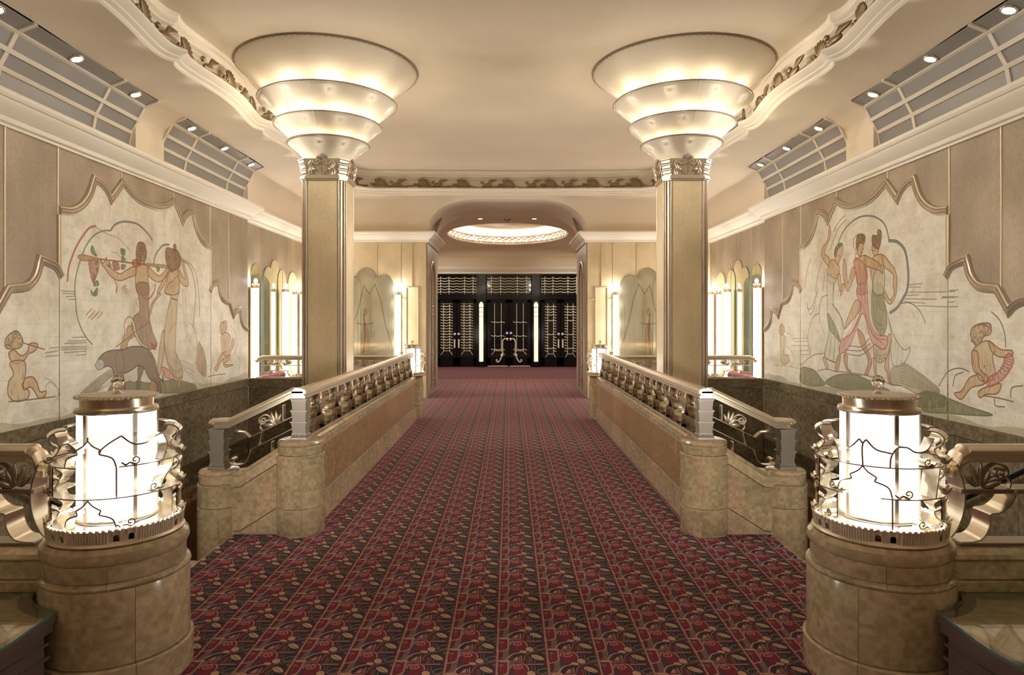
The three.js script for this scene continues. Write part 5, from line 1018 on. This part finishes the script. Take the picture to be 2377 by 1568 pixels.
// ------------------------------------------------------------------ one half of the bridge, landing and stairs (mirrored for the right)
function bridgeHalf(side, other) {
  // dado wall of the bridge: base, panels, band, cap
  const d0 = 4.935, d1 = 10.155, wl = thing('balustrade_wall', `long low marble balustrade wall along the ${side} edge of the carpet`, 'balustrade', [-1.44, 0, -d0]);
  obj('base_stone', b2(-0.085, 0.088, 0, 0.22, d0 - d1, 0, 0.003), mat.marble, wl);
  for (let k = 0; k < 3; k++) { const a = (d0 - d1) * k / 3, b = (d0 - d1) * (k + 1) / 3; obj('panel_stone', b2(-0.08, 0.084, 0.224, 0.565, b + 0.001, a - 0.001, 0.003), mat.marbleC, wl, { ou: rnd() * 4, ov: rnd() }); }
  obj('band_stone', b2(-0.085, 0.092, 0.57, 0.628, d0 - d1, 0, 0.004), mat.marble, wl);
  obj('cap_stone', sweep([[0, 0.628, 0], [0, 0.628, d0 - d1]], [[-0.075, 0], [-0.085, 0.012], [-0.07, 0.03], [0.07, 0.03], [0.085, 0.012], [0.075, 0]]), mat.marble, wl);
  obj('under_wall', b2(-0.12, -0.086, -3.2, 0.2, d0 - d1, 0), mat.dark, wl);
  // railing on the bridge
  const rl = thing('bridge_railing', `brass railing with leaf sprays along the ${side} side of the bridge`, 'railing', [-1.44, 0.658, -4.79]);
  obj('handrail', sweep([[0, 0.292, 0.05], [0, 0.292, -5.31]], RAIL), mat.brass, rl);
  obj('bottom_bar', b2(-0.03, 0.03, 0.0, 0.01, -5.31, -0.05), mat.bronze, rl);
  newel(rl, 0, 0.0, 0, 0.292);
  const nb = 10, bw = 5.24 / nb;
  for (let k = 0; k < nb; k++) {
    const B = railBay(bw, 0.282, 0.08), put = (l) => merged(l).rotateY(Math.PI / 2).translate(0, 0.01, -0.06 - k * bw);
    B.straps.forEach((g) => obj('strap', put([g]), mat.silver, rl)); B.bars.forEach((g) => obj('cross_bar', put([g]), mat.silver, rl)); B.sprigs.forEach((g) => obj('leaf_spray', put([g]), mat.silver, rl));
  }
  // near pedestal, sloping return with its own railing, lower pedestal on the stair
  pedestal('pedestal', `rounded marble pedestal at the near end of the ${side} balustrade`, 'pedestal', [-1.44, 0, -4.79], 0.168, 0.66);
  pedestal('stair_pedestal', `lower rounded marble pedestal at the head of the ${side} stairs`, 'pedestal', [-2.02, -0.16, -4.79], 0.148, 0.45, -0.6);
  const sw = thing('stair_parapet', `sloping marble parapet between the two pedestals on the ${side}`, 'parapet', [-1.6, 0, -4.79]);
  const sl = [[0, 0.0], [0, 0.62], [-0.28, 0.47], [-0.32, 0.41], [-0.32, -0.5]];
  const para = (y0, y1, t, m, n) => obj(n, extr(shapeOf([[0.06, y1], [-0.24, y1 - 0.19], [-0.32, y1 - 0.2], [-0.32, y0 - 0.2], [-0.24, y0 - 0.19], [0.06, y0]]), t * 2, 0.003).translate(0, 0, -t), m, sw);
  para(-0.5, 0.21, 0.082, mat.marbleB, 'base_stone'); para(0.214, 0.52, 0.078, mat.marble, 'panel_stone'); para(0.524, 0.60, 0.084, mat.marbleB, 'band_stone'); para(0.6, 0.63, 0.06, mat.marble, 'cap_stone');
  const sr = thing('stair_railing', `short sloping brass railing with a leaf spray beside the ${side} stairs`, 'railing', [-1.44, 0.658, -4.79]);
  obj('handrail', sweep([[0.03, 0.292, 0], [-0.06, 0.292, 0], [-0.5, 0.08, 0], [-0.60, 0.075, 0]], RAIL), mat.brass, sr);
  obj('rail_end', blob(-0.61, 0.112, 0, 0.045, 0.034, 0.05, 0, 0, 16, 10), mat.brass, sr);
  newel(sr, -0.58, -0.21, 0, 0.287);
  const q = (p) => V(p[0], p[1], 0), Z = V(0, 0, 1), st = (pts, n = 12) => ribbon(n ? smooth(pts.map(q), n) : pts.map(q), Z, 0.05, 0.006);
  for (const g of [st([[-0.04, 0.165], [-0.36, 0.01]], 0), st([[-0.04, 0.08], [-0.35, -0.075]], 0)]) obj('cross_bar', g, mat.silver, sr);
  for (const g of [st([[-0.36, 0.01], [-0.40, 0.045], [-0.44, 0.05], [-0.455, 0.055], [-0.455, 0.1]]), st([[-0.27, 0.05], [-0.28, -0.0], [-0.30, -0.05], [-0.345, -0.075]]), st([[-0.35, -0.078], [-0.36, -0.12], [-0.375, -0.15], [-0.40, -0.178], [-0.44, -0.185], [-0.49, -0.185]], 16), st([[-0.20, -0.02], [-0.20, -0.1]], 0), st([[-0.12, 0.125], [-0.12, 0.24]], 0)]) obj('strap', g, mat.silver, sr);
  obj('scroll_foot', ribbon(spiral(-0.475, -0.155, 0.028, 0.008, -Math.PI / 2, -Math.PI * 2.4, 24), Z, 0.075, 0.006), mat.silver, sr);
  obj('leaf_spray', sprig(0.9).scale(-1, 1, 1).rotateZ(0.42).translate(-0.17, 0.105, 0), mat.brass, sr);
  // landing parapet across the far end of the stairwell
  const lp = thing('landing_parapet', `olive marble parapet closing the far end of the ${side} stairwell`, 'parapet', [-1.62, 0, -10.05]);
  obj('panel_stone', b2(-XW + 1.62, 0, -3.2, 0.5, -0.11, 0.02), mat.dark, lp); obj('band_stone', b2(-XW + 1.62, 0, 0.505, 0.62, -0.12, 0.03, 0.004), mat.dark, lp); obj('cap_stone', b2(-XW + 1.62, 0, 0.62, 0.645, -0.12, 0.035, 0.008), mat.marble, lp);
  const lr = thing('landing_railing', `brass railing with scrolls on the far ${side} landing in front of the mirrors`, 'railing', [-2.6, 0.645, -10.09]);
  obj('handrail', sweep([[1.0, 0.265, 0], [-1.05, 0.265, 0], [-1.13, 0.235, 0]], RAIL.map(([o, y]) => [o * 0.8, y])), mat.brass, lr);
  obj('rail_end', blob(-1.15, 0.25, 0, 0.03, 0.025, 0.03, 0, 0, 12, 8), mat.brass, lr);
  obj('bottom_bar', b2(-1.15, 1.0, 0, 0.008, -0.025, 0.025), mat.bronze, lr);
  for (let k = 0; k < 4; k++) {
    const B = railBay(0.5, 0.26, 0.045), put = (l) => merged(l).translate(-1.06 + k * 0.515, 0.008, 0);
    B.straps.forEach((g) => obj('strap', put([g]), mat.silver, lr)); B.bars.forEach((g) => obj('cross_bar', put([g]), mat.silver, lr)); B.sprigs.forEach((g) => obj('leaf_spray', put([g]), mat.silver, lr));
  }
  { const g = []; for (let k = -3; k <= 3; k++) g.push(leafG(0.12 - Math.abs(k) * 0.01, 0.03, 0.02).rotateZ(-k * 0.32).translate(0, 0.1, 0)); for (const s of [-1, 1]) g.push(ribbon(spiral(s * 0.09, 0.1, 0.045, 0.008, s > 0 ? Math.PI : 0, s > 0 ? Math.PI - 8 : 8, 26), V(0, 0, 1), 0.02, 0.006), ribbon(smooth([[0, 0.1], [s * 0.04, 0.03], [s * 0.1, 0.01], [s * 0.16, 0.05]].map((p) => V(p[0], p[1], 0)), 14), V(0, 0, 1), 0.03, 0.006)); g.push(lathe([[0.001, 0.02], [0.014, 0.02], [0.02, 0.08], [0.05, 0.12], [0.03, 0.13], [0.001, 0.13]], 16)); obj('leaf_urn', merged(g).translate(-0.22, 0.02, 0.03), mat.bronze, lr); }
  // far pedestal with its lantern
  pedestal('pedestal', `rounded marble pedestal at the far end of the ${side} balustrade by the arch`, 'pedestal', [-1.44, 0, -10.3], 0.168, 0.66);
  lantern(`small glowing lantern on the far ${side} pedestal beside the arch`, [-1.44, 0.66, -10.3], 0.1, 0.76, LAMP.lanternFar);
  // near plinth, lantern, parapet and railing
  const np = thing('lamp_plinth', `large rounded marble plinth in the ${side} foreground under the lantern`, 'plinth', [-1.645, 0, -2.9]);
  core(np, 0.24, 0, 0.57);
  course(np, 'base_stone', [[0.3, 0], [0.3, 0.12], [0.292, 0.126]], mat.marbleB, 4, 0.75);
  course(np, 'drum_stone', [[0.283, 0.128], [0.286, 0.132], [0.286, 0.426], [0.284, 0.43]], mat.marbleB, 4, 0.75, { ou: M ? 0.3 : 1.1 });
  course(np, 'collar_stone', [[0.286, 0.432], [0.29, 0.442], [0.286, 0.452], [0.272, 0.457]], mat.marble, 4, 0.4);
  course(np, 'band_stone', [[0.27, 0.459], [0.272, 0.463], [0.27, 0.526], [0.267, 0.529]], mat.marbleB, 4, 0.4, { ov: 0.7 });
  obj('cap_stone', lathe([[0.001, 0.531], [0.276, 0.531], [0.284, 0.55], [0.28, 0.575], [0.262, 0.592], [0.001, 0.594]], 72), mat.marble, np, { ov: 0.3 });
  { const m = M; M = false; lantern(`large glowing glass lantern on the ${side} foreground plinth`, [m ? 1.645 : -1.645, 0.594, -2.9], m ? -0.506 : 0.515, 0.945, LAMP.lantern, m ? 0 : 1); M = m; }
  const fp = thing('foreground_parapet', `marble parapet running outward from the ${side} foreground plinth`, 'parapet', [-1.9, 0, -2.93]);
  const L = -XW + 1.9;
  obj('base_stone', b2(L, -0.012, 0, 0.36, -0.1, 0.12, 0.004), mat.marbleB, fp); obj('panel_stone', b2(L, -0.012, 0.362, 0.41, -0.1, 0.13, 0.006), mat.marble, fp); obj('band_stone', b2(L, -0.012, 0.412, 0.49, -0.1, 0.115, 0.004), mat.marbleB, fp, { ou: 0.4 });
  obj('cap_stone', sweep([[-0.012, 0.49, 0], [L, 0.49, 0]], [[-0.12, 0], [-0.13, 0.012], [-0.12, 0.028], [-0.08, 0.04], [0.08, 0.04], [0.11, 0.028], [0.12, 0.01], [0.11, 0]]), mat.marble, fp);
  const fr = thing('foreground_railing', `brass railing with scroll end and leaf spray in the ${side} foreground`, 'railing', [-1.97, 0.53, -2.93]);
  const e = -XW + 1.97;
  obj('bottom_bar', b2(e, -0.02, 0, 0.014, -0.05, 0.05, 0.003), mat.bronze, fr);
  obj('handrail', sweep([[-0.06, 0.36, 0], [e, 0.36, 0]], RAIL.map(([o, y]) => [o * 1.05, y])), mat.brass, fr);
  obj('rail_end', merged([sweep([[-0.062, 0.36, 0], [-0.03, 0.34, 0], [-0.01, 0.30, 0]], RAIL.map(([o, y]) => [o, y * 0.9])), bx(0.035, 0.04, 0.085, -0.002, 0.31, 0, 0.01)]), mat.brass, fr);
  obj('end_ball', blob(0.028, 0.315, 0, 0.034, 0.028, 0.036, 0, 0, 18, 12), mat.brass, fr);
  const rib = (pts, d = 0.11) => ribbon(pts.map((p) => V(-p.x, p.y + 0.014, 0)), Z, d, 0.007);
  obj('strap', rib(strapA(0.34)), mat.silver, fr);
  for (let k = 0; k < 3; k++) { obj('strap', rib(strapB(0.34).map((p) => V(p.x + 0.02 + k * 0.6, p.y, 0))), mat.silver, fr); obj('strap', rib(strapB(0.34).map((p) => V(0.62 + k * 0.6 - p.x, p.y, 0))), mat.silver, fr); obj('leaf_spray', sprig(1.02).scale(-1, 1, 1).translate(-0.11 - k * 0.6, 0.245, 0.03), mat.bronze, fr); }
  obj('cross_bar', b2(e, -0.02, 0.225, 0.245, -0.05, 0.05, 0.003), mat.bronze, fr);
  // stairs
  const ss = thing('staircase', `marble staircase descending behind the ${side} balustrade`, 'stairs', [-1.88, 0, -3.9]);
  for (let k = 0; k < 3; k++) obj('step', b2(-0.3 * (k + 1) - (k > 1 ? 1.04 : 0), -0.3 * k, -0.155 * (k + 1) - 0.16, -0.155 * (k + 1), -0.73, 0.86, 0.006), mat.marble, ss);
  obj('step_edge', b2(-0.015, 0.005, -0.2, 0.0, -0.8, 0.86, 0.005), mat.marble, ss);
  for (let k = 0; k < 13; k++) obj('step', b2(-XW + 1.91, -0.4, -0.62 - 0.17 * k - 0.2, -0.62 - 0.17 * k, -0.73 - 0.3 * (k + 1), -0.73 - 0.3 * k, 0.006), mat.brownStone, ss);
  obj('lower_floor', b2(-XW + 1.91, 0.3, -3.3, -3.2, -6.2, 1.0), mat.brownStone, ss);
  obj('end_wall', b2(-XW + 1.91, 0.0, -3.2, -0.02, 0.88, 0.95), mat.dark, ss);
  const hr = thing('wall_handrail', `dark handrail sloping down the ${side} stairwell wall`, 'handrail', [-XW + 0.06, 0, -4.5]);
  obj('rail', tube([[0.02, 0.62, 0], [0.02, 0.30, -0.55], [0.02, -0.83, -2.5], [0.02, -2.2, -4.9]], 0.024, 30, 8), mat.blackIron, hr);
  obj('bracket', [[0.5, -0.2], [-0.25, -1.5], [-1.13, -3.02]].map(([y, z]) => bar([-0.07, y - 0.05, z], [0.02, y - 0.02, z], 0.01)), mat.blackIron, hr);
  // low case with a glass top in front of the parapet
  const cb = thing('display_case', `low dark wood case with a glass top in the ${side} foreground`, 'cabinet', [-2.4, 0, -2.45]);
  const foot = (o) => { const s = new THREE.Shape(); s.moveTo(-0.95, 0.325 + Math.min(o, 0)); s.lineTo(0.46 + o, 0.325 + Math.min(o, 0)); s.absarc(0.755, 0.45, 0.304 - o, Math.PI * 1.09, Math.PI * 1.43, false); s.lineTo(0.70 + o, -0.10); s.bezierCurveTo(0.70 + o, -0.42, 0.5 + o, -0.62 - o, 0.1, -0.62 - o); s.lineTo(-0.95, -0.62 - o); s.closePath(); return s; };
  const fl = (o, y0, y1) => flat(foot(o), y1 - y0, y0, 20);
  obj('body', fl(-0.05, 0, 0.35), mat.walnut, cb);
  obj('moulding', [fl(-0.02, 0, 0.05), fl(-0.03, 0.05, 0.07), fl(-0.025, 0.2, 0.215), fl(-0.03, 0.255, 0.265), fl(-0.012, 0.30, 0.33), fl(0.0, 0.33, 0.358)], mat.walnut, cb);
  obj('case_lining', fl(-0.045, 0.358, 0.362), mat.caseTop, cb);
  obj('glass_top', fl(0.004, 0.364, 0.372), mat.plate, cb);
  obj('glass_edge', merged([loft([foot(0.005).getPoints(24).map((p) => V(p.x, 0.364, -p.y)), foot(0.005).getPoints(24).map((p) => V(p.x, 0.372, -p.y))])]), mat.glassEdge, cb);
  // bench on the landing
  const be = thing('bench', `red upholstered bench on the far ${side} landing below the mirrors`, 'bench', [-XR + 0.28, 0, -10.98]);
  obj('seat', b2(-0.2, 0.2, 0.28, 0.44, -0.5, 0.5, 0.05), mat.red, be); obj('backrest', new THREE.CapsuleGeometry(0.07, 0.86, 4, 12).rotateX(Math.PI / 2).translate(-0.17, 0.58, 0), mat.red, be); obj('base', b2(-0.18, 0.18, 0, 0.28, -0.46, 0.46, 0.01), mat.walnut, be);
  // arched mirrors on the side wall and end wall
  const archM = (w, top, y0 = 0.1) => { const s = new THREE.Shape(); s.moveTo(-w / 2, y0); s.lineTo(w / 2, y0); s.lineTo(w / 2, top - w / 2); s.absarc(0, top - w / 2, w / 2, 0, Math.PI, false); s.closePath(); return s; };
  const names = ['first', 'second', 'tall middle', 'fourth', 'last'];
  [[10.53, 0.42, 2.39, 0.006], [11.06, 0.42, 2.39, 0.016], [11.39, 0.42, 2.53, 0.006], [11.72, 0.42, 2.39, 0.016], [12.32, 0.5, 2.39, 0.006]].forEach(([d, w, top, z], i) => {
    const m = thing('arched_mirror', `${names[i]} arched mirror strip on the ${side} side wall, counted from the mural`, 'mirror', [-XR, 0, -d], 0, 'arched mirror strips on the side walls');
    obj('glass', extr(archM(w, top), 0.004, 0, 20).translate(0, 0, z).rotateY(Math.PI / 2), mat.mirror, m);
    obj('bevelled_edge', extr(archM(w + 0.004, top + 0.002), z, 0, 20).rotateY(Math.PI / 2), mat.glassEdge, m);
  });
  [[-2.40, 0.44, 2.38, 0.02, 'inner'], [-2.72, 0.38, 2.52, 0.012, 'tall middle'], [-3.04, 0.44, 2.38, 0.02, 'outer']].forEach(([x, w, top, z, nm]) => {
    const m = thing('painted_reflection_mirror', `${nm} arched mirror with a painted mural reflection on the end wall, ${side} of the arch`, 'mirror', [x, 0, -DB + 0.03], 0, 'mirrors with painted reflections on the end wall');
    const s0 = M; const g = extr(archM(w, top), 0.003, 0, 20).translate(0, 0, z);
    const o = obj('glass', g, mat.paintedReflection, m); { const uv = o.geometry.attributes.uv, p = o.geometry.attributes.position; for (let i = 0; i < p.count; i++) uv.setXY(i, (p.getX(i) + x * (M ? -1 : 1)) * (M ? -1 : 1) / 1.1 + 3.0, p.getY(i)); }
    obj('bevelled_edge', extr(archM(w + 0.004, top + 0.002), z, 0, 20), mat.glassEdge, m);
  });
  // tall tube lamps
  const tubeLamp = (label, x, z, y0) => {
    const t = thing('tube_lamp', label, 'lamp', [x, 0, z], 0, 'tube lamps on the far landings');
    obj('backplate', b2(-0.05, 0.05, y0, 2.04, -0.008, 0.008).rotateY(Math.abs(x) > 3.5 ? Math.PI / 2 : 0).translate(Math.abs(x) > 3.5 ? -0.06 : 0, 0, Math.abs(x) > 3.5 ? 0 : -0.07), mat.bead, t);
    const n = 4, h = (2.0 - y0) / n;
    for (let k = 0; k < n; k++) { obj('glass_segment', new THREE.CylinderGeometry(0.052, 0.052, h - 0.006, 24).translate(0, y0 + h * (k + 0.5), 0), mat.tubeGlass, t); light(new THREE.PointLight(WHITE, LAMP.tube), x, y0 + h * (k + 0.5), z, { radius: 2.5 }); }
    const pet = []; for (let k = 0; k < 10; k++) { const a = k / 10 * 6.2832; pet.push(blob(0.05 * Math.sin(a), 2.045, 0.05 * Math.cos(a), 0.014, 0.03, 0.008, 0, a)); } pet.push(ring(0.053, 0.01, 2.006, 24), lathe([[0.001, 2.0], [0.05, 2.0], [0.056, 2.05], [0.03, 2.06], [0.001, 2.06]], 20));
    obj('leaf_cap', pet, mat.brass, t); obj('foot', lathe([[0.001, y0 - 0.06], [0.06, y0 - 0.06], [0.065, y0 - 0.03], [0.054, y0], [0.001, y0]], 24), mat.brass, t);
    obj('top_bulb', blob(0, 2.11, 0, 0.028, 0.04, 0.028, 0, 0, 14, 10), mat.star, t);
    light(new THREE.PointLight(COOL, LAMP.tube * 0.8), x, 2.11, z, { radius: 1.4 });
  };
  tubeLamp(`tall glowing tube lamp next to the mural on the ${side} landing`, -XR + 0.09, -10.31, 0.5);
  tubeLamp(`tall glowing tube lamp between the mirrors on the ${side} landing`, -XR + 0.12, -11.62, 0.5);
  tubeLamp(`tall glowing tube lamp in the ${side} corner of the landing`, -XR + 0.09, -12.72, 0.5);
  tubeLamp(`tall glowing tube lamp between end wall mirrors and arch on the ${side}`, -2.09, -DB + 0.12, 0.5);
}
M = false; bridgeHalf('left', 'right');
M = true; bridgeHalf('right', 'left');
M = false;
// ------------------------------------------------------------------ black entrance doors
{
  const z = -DD, W = 5.2, px = 1 / 71.4;
  const fr = struct('door_frame', 'black lacquered door screen with mullions and transom rail', 'door frame', [0, 0, z]);
  const X = [[-2.32, -1.0], [-0.68, 0.75], [1.07, 2.35]];           // glazed bays
  const cols = [[-2.62, -2.34], [-1.02, -0.70], [0.77, 1.05], [2.37, 2.62]];
  obj('post', cols.map(([a, b]) => b2(a, b, 0, 3.02, -0.1, 0.06, 0.008)), mat.lacquer, fr);
  obj('post_bead', cols.flatMap(([a, b]) => [b2(a + 0.05, a + 0.07, 0, 3.0, 0.06, 0.075), b2(b - 0.07, b - 0.05, 0, 3.0, 0.06, 0.075)]), mat.lacquer, fr);
  obj('transom_rail', [b2(-2.6, 2.6, 2.18, 2.36, -0.09, 0.05, 0.006), b2(-2.6, 2.6, 2.2, 2.22, 0.05, 0.07), b2(-2.6, 2.6, 2.94, 3.02, -0.09, 0.05, 0.006)], mat.lacquer, fr);
  const wavy = (x0, x1, y, zz, n) => { const p = []; const m = Math.max(6, Math.round((x1 - x0) / 0.045)); for (let i = 0; i <= m; i++) p.push([x0 + (x1 - x0) * i / m, y + 0.012 * Math.cos(i / m * Math.PI * 2 * n), zz]); return tube(p, 0.011, m, 4); };
  X.forEach(([a, b], i) => {
    const d = struct(`door_${i + 1}`, `${['left', 'middle', 'right'][i]} pair of black doors with brass wave grilles and a transom light`, 'door', [(a + b) / 2, 0, z]);
    const w = b - a, c = w / 2;
    obj('transom_glass', b2(-c, c, 2.36, 2.94, -0.03, -0.02), mat.doorGlass, d);
    const g = []; for (let k = 0; k < 6; k++) for (const [u, v] of [[-c, -c * 0.8], [-c * 0.8, -c * 0.38], [-c * 0.38, c * 0.38], [c * 0.38, c * 0.8], [c * 0.8, c]]) g.push(wavy(u + 0.004, v - 0.004, 2.43 + k * 0.09, 0.0, u < -c * 0.5 || v > c * 0.5 ? 1 : 2));
    for (const u of [-0.8, -0.38, 0.38, 0.8]) g.push(bar([u * c, 2.36, 0], [u * c, 2.94, 0], 0.009));
    obj('transom_grille', g, mat.goldBar, d);
    for (const s of [-1, 1]) {
      const leaf = new THREE.Group(); leaf.name = 'door_leaf'; leaf.position.set(s * c / 2, 0, 0); d.add(leaf);
      const h = c / 2 - 0.008, st = 0.115, y0 = 0.30, y1 = 2.08;
      obj('stiles', [b2(-h, -h + st, 0.01, 2.18, -0.05, 0.02, 0.004), b2(h - st, h, 0.01, 2.18, -0.05, 0.02, 0.004), b2(-h, h, 0.01, y0, -0.05, 0.02, 0.004), b2(-h, h, y1, 2.18, -0.05, 0.02, 0.004), b2(-h + st, h - st, y0, y0 + 0.012, 0.02, 0.03), b2(-h + st, h - st, y1 - 0.012, y1, 0.02, 0.03)], mat.lacquer, leaf);
      obj('door_glass', b2(-h + st, h - st, y0, y1, -0.03, -0.02), mat.doorGlass, leaf);
      const q = h - st, gg = [], bt = y0 + (i === 2 ? 0.12 : 0.22), v0 = 0.46;
      for (const u of [-v0, v0]) { gg.push(bar([u * q, bt, 0.0], [u * q, y1, 0.0], 0.009), bar([u * q, bt, 0], [u * q * 2.0, bt - 0.13, 0], 0.009)); }
      gg.push(bar([-v0 * q, bt, 0], [v0 * q, bt, 0], 0.008));
      const rows = i === 1 ? [0.56, 1.0, 1.45] : Array.from({ length: 17 }, (_, k) => bt + 0.09 + k * 0.0905);
      rows.forEach((y, k) => { const full = i !== 2 || k % 5 === 1 || k > 12; gg.push(wavy(-q + 0.01, -v0 * q, y, 0, 0.5), wavy(v0 * q, q - 0.01, y, 0, 0.5)); if (full) gg.push(wavy(-v0 * q, v0 * q, y, 0, 1)); });
      obj('grille', gg, mat.goldBar, leaf);
      obj('notice_disc', new THREE.CylinderGeometry(0.04, 0.04, 0.006, 20).rotateX(Math.PI / 2).translate(-s * (h - 0.055), 1.07 + (i === 1 ? 0.03 : 0), 0.024), mat.whiteDisc, leaf);
      if (i === 1) {                                // long scrolled pull handle
        const hx = -s * (h - 0.02), k = s;
        obj('pull_handle', [tube([[hx + k * 0.02, 0.86, 0.05], [hx + k * 0.07, 0.92, 0.08], [hx + k * 0.16, 0.88, 0.08], [hx + k * 0.18, 0.8, 0.08], [hx + k * 0.18, 0.5, 0.08], [hx + k * 0.2, 0.38, 0.07]], 0.018, 30, 8), blob(hx + k * 0.02, 0.9, 0.05, 0.03, 0.05, 0.03), tube([[hx + k * 0.2, 0.38, 0.07], [hx + k * 0.24, 0.26, 0.07], [hx + k * 0.32, 0.16, 0.06], [hx + k * 0.38, 0.2, 0.06], [hx + k * 0.36, 0.25, 0.06]], 0.02, 24, 8), blob(hx + k * 0.2, 0.38, 0.07, 0.045, 0.05, 0.03)], mat.goldBar, leaf);
      } else obj('pull_handle', [bar([-s * (h - 0.06), 0.62, 0.06], [-s * (h - 0.06), 0.9, 0.06], 0.026, 10), bar([-s * (h - 0.06), 0.66, 0], [-s * (h - 0.06), 0.66, 0.06], 0.01), bar([-s * (h - 0.06), 0.86, 0], [-s * (h - 0.06), 0.86, 0.06], 0.01)], mat.goldBar, leaf);
      obj('kick_strip', b2(-h + 0.02, h - 0.02, 0.015, 0.04, 0.02, 0.026), i === 1 ? mat.goldBar : mat.lacquer, leaf);
    }
  });
  for (const [x, nm] of [[-0.86, 'left'], [0.91, 'right']]) {
    const t = thing('pearl_light_column', `slim glowing pearl column lamp ${nm} of the middle doors`, 'lamp', [x, 0, z + 0.13]);
    obj('socle', lathe([[0.001, 0], [0.085, 0], [0.085, 0.16], [0.07, 0.18], [0.001, 0.18]], 20), mat.lacquer, t);
    obj('light_shaft', [lathe([[0.001, 0.18], [0.068, 0.18], [0.068, 1.92], [0.001, 1.92]], 24)], mat.pearl, t);
    obj('ring_band', [ring(0.07, 0.008, 1.64, 24), ring(0.07, 0.008, 1.78, 24), ring(0.068, 0.012, 1.93, 24)], mat.capital, t);
    obj('light_cap', lathe([[0.07, 1.93], [0.075, 2.0], [0.06, 2.06], [0.03, 2.1], [0.001, 2.11]], 24), mat.pearl, t);
    const a = new THREE.RectAreaLight(new THREE.Color(1, 0.84, 0.62), 0.8, 0.12, 1.7); a.position.set(x, 1.05, z + 0.13 + 0.075); a.lookAt(x, 1.05, 0); scene.add(a);
  }
}
renderer.render(scene, camera);
